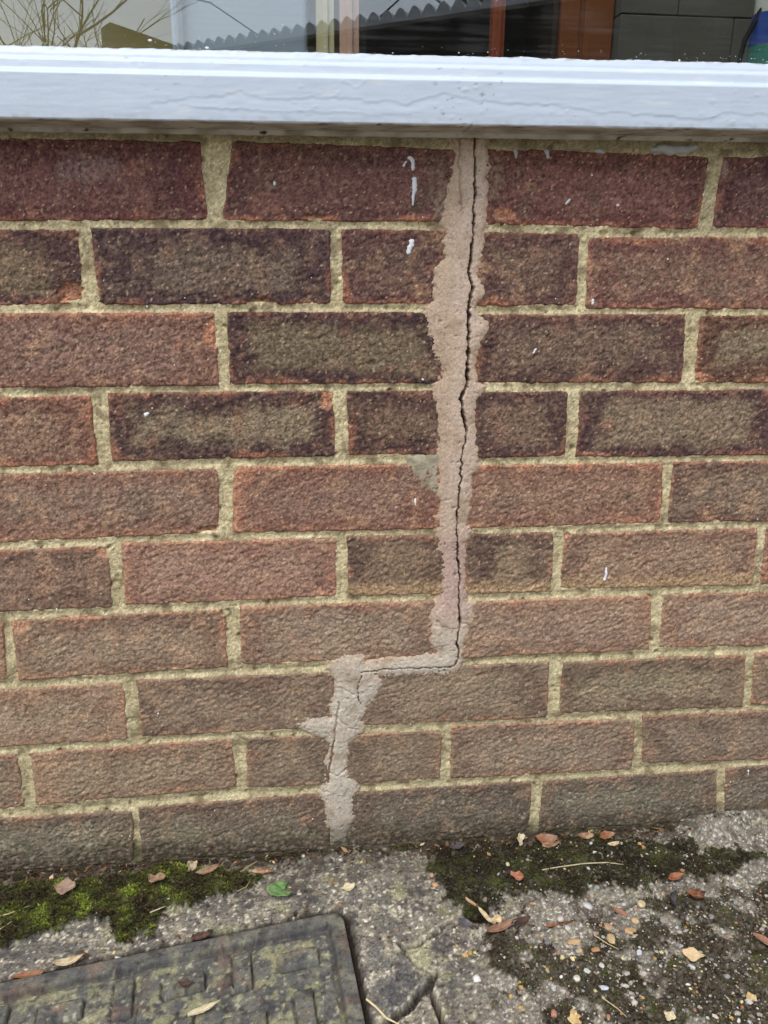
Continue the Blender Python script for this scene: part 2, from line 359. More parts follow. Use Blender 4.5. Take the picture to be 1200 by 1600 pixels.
def brick_mesh(key, quad, style, res):
    tl, tr, br, bl = [np.array(p, float) for p in quad]
    if res < 2 and False: pass
    L = np.linalg.norm(tr - tl); H = np.linalg.norm(tl - bl)
    nx, ny = int(L / res) + 1, int(H / res) + 1
    ss = np.concatenate([[0], np.linspace(0, 1, nx), [1]]); tt = np.concatenate([[0], np.linspace(0, 1, ny), [1]])
    s, t = np.meshgrid(ss, tt)
    P = (1 - t)[..., None] * ((1 - s)[..., None] * bl + s[..., None] * br) + t[..., None] * ((1 - s)[..., None] * tl + s[..., None] * tr)
    x, z = P[..., 0], P[..., 1]
    seed = sum(ord(c) * (7 + 13 * i) for i, c in enumerate(key))
    rng = random.Random(seed)
    ex = np.minimum(s, 1 - s) * L; ez = np.minimum(t, 1 - t) * H
    # rounded box distance from the arris
    R = 6.0
    qx, qz = np.maximum(R - ex, 0), np.maximum(R - ez, 0)
    e = R - np.where((qx > 0) & (qz > 0), np.hypot(qx, qz), np.maximum(qx, qz))
    e = np.where((ex >= R) & (ez >= R), np.minimum(ex, ez), e)
    # uneven outline
    amp = 1.0 * (1 - sstep(0, 10, np.minimum(ex, ez)))
    wx = fbm(x, z, 16, 3, seed + 1) * amp * 1.2; wz = fbm(x, z, 16, 3, seed + 2) * amp
    x2, z2 = x + wx, z + wz
    # relief: dragged, torn face
    ca, sa = math.cos(math.radians(20)), math.sin(math.radians(20))
    gx, gz = (x * ca + z * sa), (-x * sa + z * ca)
    wn_ = np.random.RandomState(seed).normal(0, 1, x.shape)
    lump = fbm(gx * 0.85, gz * 1.15, 13, 3, seed + 3)
    fine = fbm(gx * 0.85, gz * 1.2, 4.8, 2, seed + 4, 0.6)
    pits = np.maximum(fbm(x, z, 6, 2, seed + 5) - 0.42, 0)
    ra, rl = rng.uniform(.85, 1.3), rng.uniform(.7, 1.7)
    ra = ra * (0.7 + 0.6 * sstep(-.5, .4, fbm(x, z, 48, 2, seed + 19)))
    lump = lump * rl; fine = fine * ra; pits = pits * rng.uniform(.3, 1.6)
    drag = np.maximum(fbm(gx / 5, gz, 6, 2, seed + 20) - .25, 0) * rng.choice((0, 0, 1.2, 2.0)); pits = pits + drag * .5
    h = 0.50 * lump + 0.85 * fine - 2.2 * pits + 0.6 * fbm(x, z, 55, 2, seed + 6) - 0.45 + 0.2 * wn_
    h += rng.uniform(-0.5, 0.35) + rng.uniform(-.5, .5) * (s - .5) + rng.uniform(-.5, .5) * (t - .5)
    r = 1.9 + 1.0 * fbm(x, z, 22, 2, seed + 7)
    ee = np.clip(e + 0.5 * fbm(x, z, 8, 2, seed + 8), 0, 50)
    roll = np.where(ee < r, r - np.sqrt(np.maximum(r * r - (r - ee) ** 2, 0)), 0)
    h -= roll * 0.9
    chipm = np.zeros_like(x)
    for (cx, cz, rx, rz, dp) in CHIPS:
        if abs(cx - x.mean()) > L / 2 + rx or abs(cz - z.mean()) > H / 2 + rz: continue
        d = np.hypot((x - cx) / rx, (z - cz) / rz) + 0.28 * fbm(x, z, 9, 3, 91)
        m = 1 - sstep(0.72, 1.0, d)
        h -= m * dp * (0.8 + 0.5 * fbm(x, z, 6, 3, 92)); chipm = np.maximum(chipm, m)
    h = np.where(h > .6, .6 + (h - .6) * .45, h)
    y = -h
    # deep sides
    y[0, :] = y[-1, :] = 16; y[:, 0] = y[:, -1] = 16
    # pigment
    cc, rc, rs, es, lean = style
    cc, rc = desat(S(*cc), .86), S(*rc)
    top1 = key[0] == '1' and not key.startswith('10')
    n1 = fbm(x, z, 40, 4, seed + 9); n2 = fbm(x, z, 12, 3, seed + 10); n3 = fbm(x, z, 3.2, 2, seed + 11)
    dring = np.minimum(ex * rng.uniform(.4, .8), np.minimum(t * H * rng.uniform(.7, 1.3), (1 - t) * H * rng.uniform(.7, 1.3))) + 12 * n1 + 4 * n2 + (s - .5) * rng.uniform(-5, 5)
    wc = sstep(5, 22, dring) * rs + (1 - rs) * sstep(3, 22, dring)
    col = mixc(rc, cc, wc)
    # darkest just inside the margin
    band = np.exp(-((dring - 8) / 5.5) ** 2) * rs
    col = mixc(col, S(*PUR) * 0.8, 0.55 * band)
    edge = (1 - sstep(0.0, 6.5, e + 10 * fbm(x, z, 34, 3, seed + 17) + 3.5 * n2 + 0.6)) * es
    if lean: edge *= 0.35 + 0.65 * (t < .5 if lean > 0 else t > .5)
    col = mixc(col, S(172, 108, 78), np.clip(edge * 0.85, 0, 1))
    # blotches of redder and browner body
    col = mixc(col, S(*ORG) * 0.85, 0.36 * sstep(0.25, 0.7, fbm(x, z, 28, 3, seed + 12)))
    col = mixc(col, S(172, 132, 100), 0.40 * sstep(.05, .6, fbm(x, z, 24, 4, seed + 21)) * (0.4 if rs > .75 else 0.1 if top1 else 1))
    col = mixc(col, S(92, 76, 64), 0.45 * sstep(0.2, 0.7, fbm(x, z, 33, 3, seed + 13)))
    if key == '5b': col = mixc(col, S(176, 120, 92), 0.7 * (1 - sstep(4, 26, s * L + 14 * n2 + 14 * n1)))
    if key == '9a': col = mixc(col, S(168, 128, 98), 0.5 * (1 - sstep(5, 75, s * L + 40 * n1 + 10 * n2)))
    if key[0] in '6' and key[1] in 'cde':
        col = mixc(col, S(*TAN), 0.75 * (1 - sstep(8, 20, t * H + 6 * n2)))
    col = mixc(col, S(172, 116, 86), chipm * 0.75)
    # fine random mottling, paler and darker
    col = col * np.clip(1 + 0.50 * n3 + 0.16 * n2 + 0.26 * np.random.RandomState(seed + 1).normal(0, 1, x.shape), .3, 2.2)[..., None]
    if key[0] == '1' and not key.startswith('10'): col = col * 1.04
    crs = int(key[:2]) if key[:2].isdigit() else int(key[0])
    if crs in (5, 6, 7, 8, 9): col = mixc(col, S(172, 148, 120) * (1 + .3 * n3)[..., None], (.05, .14, .22, .22, .2)[crs - 5] * (0.5 + 0.9 * sstep(-.4, .5, fbm(x, z, 45, 3, seed + 22))))
    if key.startswith('10'): col = col * 0.84
    col = mixc(col, S(176, 148, 116), 0.26 * sstep(.2, .6, fbm(x, z, 5, 2, seed + 18)))
    fl = sstep(0.58, 0.72, fbm(x, z, 3.0, 2, seed + 14)); col = mixc(col, S(206, 174, 138), 0.6 * fl)
    fd = sstep(0.50, 0.66, fbm(x, z, 3.6, 2, seed + 15)); col = mixc(col, S(46, 36, 34), 0.55 * fd)
    for (cx, cz, rx, rz, sc_, st) in STAINS:
        if abs(cx - x.mean()) > L / 2 + rx * 1.3 or abs(cz - z.mean()) > H / 2 + rz * 1.3: continue
        d = np.hypot((x - cx) / rx, (z - cz) / rz)
        m = (1 - sstep(0.4, 1.15, d + 0.5 * fbm(x, z, 11, 3, 93))) * sstep(-0.35, 0.25, fbm(x, z, 4, 3, 94))
        col = mixc(col, S(*sc_), m * st)
    # green film of algae on the damp lower courses, dirt at the foot
    alg = sstep(330, 20, z + 60 * fbm(x, z, 80, 3, 95)) * (0.55 + 0.45 * fbm(x, z, 9, 3, 96))
    col = mixc(col, S(122, 114, 96), np.clip(alg, 0, 1) * 0.38)
    lic = sstep(90, 40, z + 20 * fbm(x, z, 30, 3, 99)) * sstep(.18, .5, fbm(x, z, 4.2, 2, 100)) * sstep(-.2, .4, fbm(x, z, 30, 3, 101))
    col = mixc(col, S(178, 174, 146), lic * 0.5)
    spl = sstep(40, 2, z + 18 * fbm(x, z, 20, 3, 97)) * sstep(-0.5, 0.2, fbm(x, z, 5, 3, 98))
    col = mixc(col, S(52, 50, 36), spl * 0.8)
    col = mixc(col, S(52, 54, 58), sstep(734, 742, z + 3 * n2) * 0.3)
    V = np.stack([x2 / 1000 - WX, y / 1000, z2 / 1000], -1).reshape(-1, 3)
    F = grid_faces(s.shape[1], s.shape[0])
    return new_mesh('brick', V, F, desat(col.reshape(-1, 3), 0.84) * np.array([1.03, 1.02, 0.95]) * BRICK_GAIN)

BRICK_GAIN = 1.18
for key, quad in BRICKS.items():
    quad = [list(p) for p in quad]
    if key in ('2d', '4d', '6d'):
        for k in (0, 3): quad[k][0] = max(quad[k][0], 238.5)
    if key in ('2c', '4c', '6c'):
        for k in (1, 2): quad[k][0] = min(quad[k][0], 226.0)
    cxm, czm = np.mean([p[0] for p in quad]), np.mean([p[1] for p in quad])
    quad = [(p[0] + (.8 if p[0] > cxm else -.8), p[1] + (.8 if p[1] > czm else -.8)) for p in quad]
    link('brick', brick_mesh(key, quad, STYLE[key], 1.3), M_BRICK, wall)

# the courses run on past both edges of the picture
rows = {}
for key, quad in BRICKS.items():
    rows.setdefault(int(key[:-1]), []).append(quad)
rx_ = random.Random(5)
for c, qs in rows.items():
    zt = np.mean([q[0][1] for q in qs]); zb = np.mean([q[3][1] for q in qs])
    x0 = min(q[0][0] for q in qs); x1 = max(q[1][0] for q in qs)
    spots = []
    while x0 > -700: spots.append((x0 - 225, x0 - 10)); x0 -= 225
    while x1 < 1050: spots.append((x1 + 10, x1 + 225)); x1 += 225
    for n_, (a, b_) in enumerate(spots):
        q = [(a, zt), (b_, zt), (b_, zb), (a, zb)]
        link('brick', brick_mesh('%dx%d' % (c, n_), q, rx_.choice([v for k, v in STYLE.items() if int(k[:-1]) == c]), 3.2), M_BRICK, wall)

# mortar: a sanded, slightly hollow bed between and behind the bricks
def inside_brick(x, z):
    """how far (mm) a point lies inside the nearest brick outline, negative in the joints"""
    best = np.full(x.shape, -99.0)
    for quad in BRICKS.values():
        q = np.array(quad); cx = (q[:, 0].min(), q[:, 0].max()); cz = (q[:, 1].min(), q[:, 1].max())
        m = (x > cx[0] - 12) & (x < cx[1] + 12) & (z > cz[0] - 12) & (z < cz[1] + 12)
        if not m.any(): continue
        xs, zs = x[m], z[m]
        d = np.full(xs.shape, 1e9)
        for k in range(4):
            a, b_ = q[k], q[(k + 1) % 4]
            nrm = np.array([b_[1] - a[1], -(b_[0] - a[0])]); nrm = nrm / np.linalg.norm(nrm)   # clockwise quad, inward = right
            d = np.minimum(d, (xs - a[0]) * nrm[0] + (zs - a[1]) * nrm[1])
        best[m] = np.maximum(best[m], d)
    return best

def mortar_mesh():
    xs = np.arange(-345, 690, 1.5); zs = np.arange(-24, 753, 1.5)
    x, z = np.meshgrid(xs, zs)
    ib = inside_brick(x, z)
    h = -2.9 + 1.3 * fbm(x, z, 34, 3, 201) + 0.45 * fbm(x, z, 6, 3, 202) + 0.28 * fbm(x, z, 3, 2, 203) + 0.14 * np.random.RandomState(1).normal(0, 1, x.shape)
    h += np.clip((ib + 5) * 0.24, -0.7, 1.0) - np.clip(ib - 0.6, 0, 9) * 1.6                      # hollow in the middle of the joint, lipped to the arris
    h -= 2.0 * sstep(0.52, 0.75, fbm(x, z, 9, 2, 204))             # lost grains
    h -= 4.0 * sstep(0.62, 0.76, fbm(x, z, 14, 2, 205)) + 0.6 * sstep(.1, .5, fbm(x / 6, z, 5, 3, 217))
    h += 1.6 * sstep(737, 744, z + 2 * fbm(x, z, 12, 3, 206))      # squeezed bedding under the frame
    h -= 22 * crack_depth(x, z, 1.2)
    c = mixc(S(180, 166, 130), S(204, 191, 152), sstep(-0.4, 0.5, fbm(x, z, 30, 4, 207)))
    c = mixc(c, S(140, 124, 98), 0.5 * sstep(0.1, 0.7, fbm(x, z, 60, 3, 208)))
    c = c * np.clip(1 + 0.25 * fbm(x, z, 3.2, 2, 209) + 0.2 * np.random.RandomState(2).normal(0, 1, x.shape), .4, 1.6)[..., None]
    c = mixc(c, S(70, 60, 46), 0.6 * sstep(0.5, 0.68, fbm(x, z, 5, 2, 210)))
    c = mixc(c, S(208, 196, 164), 0.5 * sstep(0.5, 0.65, fbm(x, z, 4, 2, 211)))
    alg = sstep(360, 40, z + 70 * fbm(x, z, 90, 3, 212)) * (0.6 + 0.4 * fbm(x, z, 10, 3, 213))
    c = mixc(c, S(160, 154, 120), np.clip(alg, 0, 1) * 0.4)
    c = mixc(c, S(112, 96, 72), 0.65 * sstep(.1, .45, fbm(x, z, 19, 4, 216)))
    foot = sstep(30, 0, z + 16 * fbm(x, z, 18, 3, 214))
    c = mixc(c, S(58, 60, 36), foot * 0.75)
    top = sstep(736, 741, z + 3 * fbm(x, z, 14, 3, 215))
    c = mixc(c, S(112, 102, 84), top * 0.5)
    y = -h
    V = np.stack([x / 1000 - WX, y / 1000, z / 1000], -1).reshape(-1, 3)
    keep = ib < 4.5
    cell = keep[:-1, :-1] | keep[1:, :-1] | keep[:-1, 1:] | keep[1:, 1:]
    F = grid_faces(len(xs), len(zs), cell)
    V, F, C = compact(V, F, c.reshape(-1, 3))
    return new_mesh('mortar', V, F, C)
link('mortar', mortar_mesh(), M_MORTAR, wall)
M_MORTAR_FAR = material('sand_mortar_plain', base=S(150, 134, 100), attr=False, rough=0.95, spec=0.15, noise=((60, 0.1), (500, 0.25)), bump=((500, 1.5),))
box('mortar_bed', (-0.95 - WX, 1.3 - WX, 0.0245, 0.1, -0.05, 0.745), M_MORTAR_FAR, wall)
box('mortar_bed', (-0.95 - WX, -0.345 - WX, 0.003, 0.0244, -0.05, 0.744), M_MORTAR_FAR, wall)
box('mortar_bed', (0.6885 - WX, 1.3 - WX, 0.003, 0.0244, -0.05, 0.744), M_MORTAR_FAR, wall)

# the cement repair trowelled over the crack
def patch_mesh():
    st = 0.8
    xs = np.arange(52, 264, st); zs = np.arange(-4, 747, st)
    x, z = np.meshgrid(xs, zs)
    wx = x + 2.2 * fbm(x, z, 13, 3, 301) ; wz = z + 2.2 * fbm(x, z, 13, 3, 302)
    sd = poly_sdf(wx, wz, PATCH)
    sd = sd + 1.2 + 1.6 * fbm(x, z, 4.5, 2, 303) + 2.4 * np.minimum(fbm(x, z, 9, 3, 316), .3) - 9 * sstep(38, 4, z + 16 * fbm(x, z, 16, 3, 317))
    # smear: thin over the bricks, fuller over the joint
    h = np.interp(sd, [-9, -4, 0, 3, 8, 15], [-9, -4.0, -0.5, 0.25, 0.9, 1.5])
    h += 0.35 * fbm(x, z, 20, 3, 304) * sstep(0, 4, sd) + 0.34 * fbm(x, z, 3.6, 3, 305)
    # trowel drags along the run
    h += 0.34 * fbm(x, z / 9, 5, 2, 306) * sstep(2, 8, sd)
    # laps where a second coat was pulled over the first
    for (lx, lz, rr, hh) in ((219, 575, 14, .3), (222, 285, 11, .9), (213, 262, 9, .7), (118, 232, 14, .6), (112, 160, 18, .6), (105, 85, 13, .7), (225, 500, 12, .4)):
        d = np.hypot(x - lx, (z - lz) * 0.8) + 7 * fbm(x, z, 14, 3, 307)
        h += hh * (1 - sstep(rr * 0.86, rr, d)) * sstep(1, 4, sd)
    h -= 1.2 * sstep(0.6, 0.75, fbm(x, z, 8, 2, 308))
    cd = crack_depth(x, z)
    h -= 17 * cd
    wxx, wzz = x + 3.2 * fbm(x, z, 15, 3, 411), z + 3.2 * fbm(x, z, 15, 3, 412)
    for ln, wd, dp in ((CRACK2, 0.55, 2.5), (CRACK3, 0.5, 2.0), ([(103, 172), (112, 160), (126, 152)], .4, 1.2), ([(92, 100), (104, 96), (118, 104)], .5, 1.2), ([(104, 206), (116, 200), (124, 196)], .4, 1.0)):
        d, _ = seg_dist(wxx, wzz, ln); h -= dp * (1 - sstep(wd, wd + 0.8, d))
    up = sstep(180, 330, z + 40 * fbm(x, z, 60, 2, 309))
    c = mixc(S(186, 177, 161), S(188, 167, 148), up)
    c = mixc(c, S(190, 172, 158), 0.6 * sstep(0.0, 0.6, fbm(x, z, 34, 3, 310)))
    c = mixc(c, S(146, 124, 100), 0.55 * sstep(0.05, 0.6, fbm(x, z, 22, 3, 311)))
    c = mixc(c, S(168, 146, 118), 0.5 * (1 - sstep(0, 6, sd)))
    c = mixc(c, S(172, 150, 126), 0.55 * sstep(300, 420, z) * (1 - sstep(0, 14, x - 212 + 6 * fbm(x, z, 20, 3, 315))))
    c = mixc(c, S(170, 140, 134), 0.5 * sstep(60, 30, np.abs(z - 330)) * (1 - sstep(8, 20, np.abs(x - 228))))
    c = c * np.clip(1 + 0.16 * fbm(x, z, 3, 3, 312) + 0.09 * np.random.RandomState(3).normal(0, 1, x.shape), .5, 1.5)[..., None]
    c = mixc(c, S(96, 80, 64), 0.5 * sstep(0.52, 0.7, fbm(x, z, 4.5, 2, 313)))
    ft = sstep(55, 5, z + 14 * fbm(x, z, 15, 3, 314))
    c = mixc(c, S(104, 98, 84), ft * 0.8)
    c = mixc(c, S(74, 60, 48), 0.85 * cd)
    V = np.stack([x / 1000 - WX, -h / 1000, z / 1000], -1).reshape(-1, 3)
    keep = sd > -5
    cell = keep[:-1, :-1] & keep[1:, :-1] & keep[:-1, 1:] & keep[1:, 1:]
    F = grid_faces(len(xs), len(zs), cell)
    V, F, C = compact(V, F, c.reshape(-1, 3))
    return new_mesh('cement_repair', V, F, C)
o = link('cement_repair', patch_mesh(), M_PATCH, wall)
o['label'] = 'pinkish-beige cement smear with a dark crack running down it'

def smear_mesh():
    st = 0.9
    xs = np.arange(168, 222, st); zs = np.arange(405, 468, st)
    x, z = np.meshgrid(xs, zs)
    sd = poly_sdf(x + 2.5 * fbm(x, z, 9, 3, 351), z + 2.5 * fbm(x, z, 9, 3, 352), SMEAR)
    h = np.interp(sd, [-8, -4, 0, 4, 9], [-9, -4, -0.6, 0.2, 0.6]) + 0.25 * fbm(x, z, 4, 3, 353)
    c = mixc(S(140, 132, 110), S(164, 156, 134), sstep(-.4, .4, fbm(x, z, 10, 3, 354))) * (1 + 0.15 * fbm(x, z, 3, 2, 355))[..., None]
    V = np.stack([x / 1000 - WX, -h / 1000, z / 1000], -1).reshape(-1, 3)
    k = sd > -5
    F = grid_faces(len(xs), len(zs), k[:-1, :-1] & k[1:, 1:] & k[1:, :-1] & k[:-1, 1:])
    V, F, C = compact(V, F, c.reshape(-1, 3))
    return new_mesh('mortar_smear', V, F, C)
o = link('mortar_smear', smear_mesh(), M_PATCH, wall)
o['label'] = 'grey-green smear of old mortar beside the crack'

# runs and spots of white paint
def blob_mesh(name, pts, thick=0.5, base=-0.9):
    """a low dome over a run of (x, z, radius) discs, in mm on the wall"""
    p = np.array(pts, float)
    x0, x1 = (p[:, 0] - p[:, 2]).min() - 2, (p[:, 0] + p[:, 2]).max() + 2
    z0, z1 = (p[:, 1] - p[:, 2]).min() - 2, (p[:, 1] + p[:, 2]).max() + 2
    st = 0.5
    x, z = np.meshgrid(np.arange(x0, x1, st), np.arange(z0, z1, st))
    f = np.full(x.shape, -9.0)
    for k in range(len(p) - 1 if len(p) > 1 else 1):
        a = p[k]; b_ = p[min(k + 1, len(p) - 1)]
        dx, dz = b_[0] - a[0], b_[1] - a[1]
        t = np.clip(((x - a[0]) * dx + (z - a[1]) * dz) / (dx * dx + dz * dz + 1e-9), 0, 1)
        f = np.maximum(f, a[2] + (b_[2] - a[2]) * t - np.hypot(x - a[0] - t * dx, z - a[1] - t * dz))
    f = f + 0.75 * fbm(x, z, 3.2, 3, 371) + 0.5 * fbm(x, z, 8, 2, 372)
    h = np.interp(f, [-2, 0, 0.6, 1.6], [-5, -.2, 0.6, 0.65 + thick * .6]) + 0.25 * fbm(x, z, 2.5, 2, 373)
    V = np.stack([x / 1000 - WX, -(h + base * 0) / 1000, z / 1000], -1).reshape(-1, 3)
    k = f > -1.2
    F = grid_faces(x.shape[1], x.shape[0], k[:-1, :-1] & k[1:, 1:] & k[1:, :-1] & k[:-1, 1:])
    V, F, _ = compact(V, F)
    return new_mesh(name, V, F)
DRIPS = [[(168.5, 722.5, 1.2), (170.5, 725.5, 1.0)], [(173.5, 729, 1.4), (176, 727, 1.9), (177, 720.5, 1.8)], [(178.6, 711, 2.0), (178.6, 703, 2.1), (177.6, 696, 1.3), (177.2, 690, .5)],
         [(177, 658, 2.4), (175, 652, 2.2), (174, 648.5, 1.8)], [(185.5, 413.5, 1.0), (185.4, 408.5, 1.7)], [(390.5, 332, 1.2), (391, 327, 1.4), (390, 319, 1.2)],
         [(-71, 502, 2.0), (-69, 503.5, 1.6)], [(-65, 508, .8)], [(352, 607, 1.2), (351.5, 603.5, 1.0)], [(-83.3, 183.5, 1.1)], [(319, 693, .7), (321.5, 696, .9)], [(368, 692, .8)], [(297, 558, .7), (299, 561, .7)],
         [(55, 705, .9), (54.6, 707, .6)], [(76, 683, .8)], [(-42, 548, 1.0)], [(-178, 530, 1.0)], [(190, 533, 1.2)], [(588, 62, .7), (588, 70, .6)]]
for d in DRIPS:
    link('paint_drip', blob_mesh('paint_drip', d), M_DRIP, wall)
M_OLDPAINT = material('old_paint', base=(0.42, 0.44, 0.44), attr=False, rough=0.6, spec=0.35, noise=((300, .15),), bump=((500, .8),))
for d in [[(396, 740, 1.6), (406, 741, 3.0), (414, 739, 3.4), (420, 741, 2.6), (428, 740, 3.2), (436, 743, 1.6)], [(269, 736, 1.6), (270, 732, 1.0)], [(298, 736, 1.8), (299, 732, 1.2)], [(346, 738, 1.8), (350, 737, 1.2)], [(537, 739, 1.4), (541, 737, 2.0), (546, 738, 1.2)]]:
    link('paint_flake', blob_mesh('paint_flake', d, 0.8), M_OLDPAINT, wall)
rs = np.random.RandomState(11)
V_, F_ = [], []
ico = np.array([(0, 0, -1.0), (.9, 0, 0), (.28, 0, .86), (-.73, 0, .53), (-.73, 0, -.53), (.28, 0, -.86)])
n_ = 0
for k in range(130):
    x, z = rs.uniform(-260, 600), rs.uniform(20, 735); r = rs.choice([.35, .45, .6, .8], p=[.4, .3, .2, .1])
    a = np.linspace(0, 2 * math.pi, 7)[:-1]
    ring = np.stack([x + r * np.cos(a) * rs.uniform(.6, 1.3, 6), np.full(6, 0.1), z + r * np.sin(a) * rs.uniform(.7, 1.6, 6)], -1)
    V_ += [ring, [[x, -1.1, z]]]
    for q in range(6): F_.append((n_ + q, n_ + (q + 1) % 6, n_ + 6))
    n_ += 7
V_ = np.concatenate(V_) / 1000; V_[:, 0] -= WX
tag(link('paint_specks', new_mesh('paint_specks', V_, F_), M_DRIP, wall), kind='stuff')

# ------------------------------------------------------------------ the window above
win = tag(empty('window', (0.15, 0, 0.745)), 'white painted window frame and glass pane above the brick wall', 'window')
TILT = 0.0078
def zt(x): return TILT * (x - 0.15)

def rail_mesh(name, prof, x0, x1, fx0, fx1, fn):
    """sweep a (y, z) profile along x with relief along the surface normal; fine between fx0 and fx1"""
    pr = np.array(prof, float)
    seg = np.hypot(*np.diff(pr, axis=0).T); cum = np.concatenate([[0], np.cumsum(seg)])
    m = int(cum[-1] / 0.0011) + 1
    tt = np.unique(np.concatenate([np.linspace(0, cum[-1], m), cum]))
    py = np.interp(tt, cum, pr[:, 0]); pz = np.interp(tt, cum, pr[:, 1])
    ty, tz = np.gradient(py, tt), np.gradient(pz, tt); ln = np.hypot(ty, tz)
    ny_, nz_ = -tz / ln, ty / ln
    xs = np.concatenate([np.linspace(x0, fx0, 12)[:-1], np.arange(fx0, fx1, 0.0016), np.linspace(fx1, x1, 12)])
    X, T = np.meshgrid(xs, np.arange(len(tt)))
    Y, Z = py[T], pz[T]
    d, col = fn(X * 1000, tt[T] * 1000, Y * 1000, Z * 1000)
    V = np.stack([X - 0.15, Y + ny_[T] * d / 1000, Z + nz_[T] * d / 1000 + zt(X) - 0.745], -1).reshape(-1, 3)
    return new_mesh(name, V, grid_faces(len(xs), len(tt)), col.reshape(-1, 3))

WHITE = S(183, 194, 206)
LAP = [(-40, 763.5), (-20, 765), (-8, 769), (4, 767), (20, 771), (30, 772.5), (45, 768), (62, 767), (80, 769), (105, 770), (130, 767.5), (150, 768), (165, 766), (175, 769), (195, 773), (215, 772), (222, 769), (250, 767.5), (290, 767), (330, 762), (360, 761), (395, 760), (420, 757), (430, 759), (445, 764), (460, 762), (480, 763), (520, 765)]
LAP2 = [(-20, 762), (0, 760), (30, 759.5), (60, 758), (85, 759), (110, 758.5), (140, 757.5), (170, 758.5)]
def rail_fn(X, T, Y, Z):
    d = 0.12 * fbm(X, Z, 24, 3, 501) + 0.08 * fbm(X / 8, Z, 2.6, 3, 502)
    d += 0.07 * fbm(X / 9, Z, 4, 2, 503)
    front = (Y < -37.5) & (Z > 751) & (Z < 785)
    zz = Z + 1.2 * fbm(X, Z, 14, 3, 504)
    for LN, am in ((LAP, .26), (LAP2, .14)):
        L_ = np.interp(X, [p[0] for p in LN], [p[1] for p in LN], left=700, right=700) + 1.6 * fbm(X, X * 0 + 3, 9, 3, 505)
        d -= am * (1 - sstep(-0.2, 0.7, zz - L_)) * sstep(L_ - 7, L_ - 0.4, zz) * front
        d += 0.12 * np.exp(-((zz - L_ - 0.5) / 0.7) ** 2) * front
    nib = sstep(0.66, 0.74, fbm(X, Z, 5, 1, 506)) * sstep(.1, .4, fbm(X, Z, 60, 2, 507))
    d += 0.35 * nib
    dn, _ = seg_dist(X, Z, [(112, 782), (118, 780.5), (123, 777), (128, 780), (131, 783)])
    d += 0.3 * np.exp(-(dn / 0.6) ** 2) * front
    under = 1 - sstep(750.2, 751.4, Z + 0.7 * fbm(X, X * 0, 18, 3, 508))
    d += under * (0.6 * fbm(X, Y, 22, 3, 509) + 0.3 * fbm(X, Y, 5, 2, 510))
    c = np.broadcast_to(WHITE, X.shape + (3,)) * (1 + 0.02 * fbm(X, Z, 40, 3, 511))[..., None]
    c = mixc(c, S(205, 206, 205), 0.5 * sstep(.3, .8, fbm(X / 5, Z, 8, 3, 512)))
    c = mixc(c, S(150, 146, 138), 0.35 * sstep(757, 751, Z + 3 * fbm(X, Z, 20, 3, 518)) * sstep(-.2, .4, fbm(X, Z, 9, 3, 519)))
    uc = mixc(S(196, 192, 182), S(150, 143, 130), sstep(-.3, .5, fbm(X, Y * 2, 30, 4, 513)))
    uc = mixc(uc, S(40, 32, 26), sstep(.45, .6, fbm(X / 3, Y, 5, 3, 514)))
    uc = mixc(uc, S(170, 166, 156), 0.6 * sstep(.35, .6, fbm(X / 2, Y, 9, 3, 515)))
    c = mixc(c, uc, under)
    dk = sstep(0.60, 0.66, fbm(X / 2, Z, 4, 2, 516)) * sstep(.2, .5, fbm(X, Z, 90, 2, 517))
    c = mixc(c, S(120, 118, 112), dk * 0.7)
    return d, c
RAIL = [(0.02, 0.7445), (-0.0015, 0.7452), (-0.004, 0.7486), (-0.020, 0.7492), (-0.0372, 0.7497), (-0.0392, 0.7502), (-0.0402, 0.7516), (-0.0404, 0.760), (-0.0400, 0.7838), (-0.0394, 0.7848),
        (-0.0366, 0.7866), (-0.0352, 0.7872), (-0.0346, 0.7885), (-0.0336, 0.7938), (-0.0330, 0.7950), (-0.0300, 0.7964), (-0.0290, 0.7970), (-0.0283, 0.7979), (-0.024, 0.8000), (0.03, 0.8005)]
link('bottom_rail', rail_mesh('bottom_rail', RAIL, -0.95, 1.3, -0.30, 0.66, rail_fn), M_PAINT, win)

def putty_fn(X, T, Y, Z):
    d = 0.30 * fbm(X, Z, 30, 3, 521) + 0.14 * fbm(X, Z, 5, 3, 522)
    topw = sstep(801, 804.5, Z)
    d += topw * (0.9 * fbm(X, X * 0, 35, 3, 523) + 0.7 * fbm(X, X * 0, 9, 3, 524))
    c = np.broadcast_to(WHITE, X.shape + (3,)) * 1.0
    dirt = sstep(803.2, 805, Z + 1.0 * fbm(X, X * 0, 26, 3, 525))
    c = mixc(c, S(150, 146, 142), dirt * sstep(-0.2, .3, fbm(X, Z, 12, 3, 526)))
    return d, c
PUTTY = [(-0.0284, 0.7972), (-0.0282, 0.7980), (-0.0276, 0.8000), (-0.0256, 0.8040), (-0.0225, 0.8053), (-0.0176, 0.8056)]
link('glazing_putty', rail_mesh('glazing_putty', PUTTY, -0.95, 1.3, -0.30, 0.66, putty_fn), M_PAINT, win)
M_FRAME = material('frame_paint', base=WHITE, attr=False, rough=0.35, spec=0.45, bump=((60, 1),))
for nm, a, b_ in (('jamb', -1.02, -0.95), ('jamb', 1.3, 1.37)):
    box(nm, (a - .15, b_ - .15, -0.04, 0.06, 0.0, 1.25), M_FRAME, win, 0.004)
box('head', (-1.02 - .15, 1.37 - .15, -0.04, 0.06, 1.2505, 1.32), M_FRAME, win, 0.004)

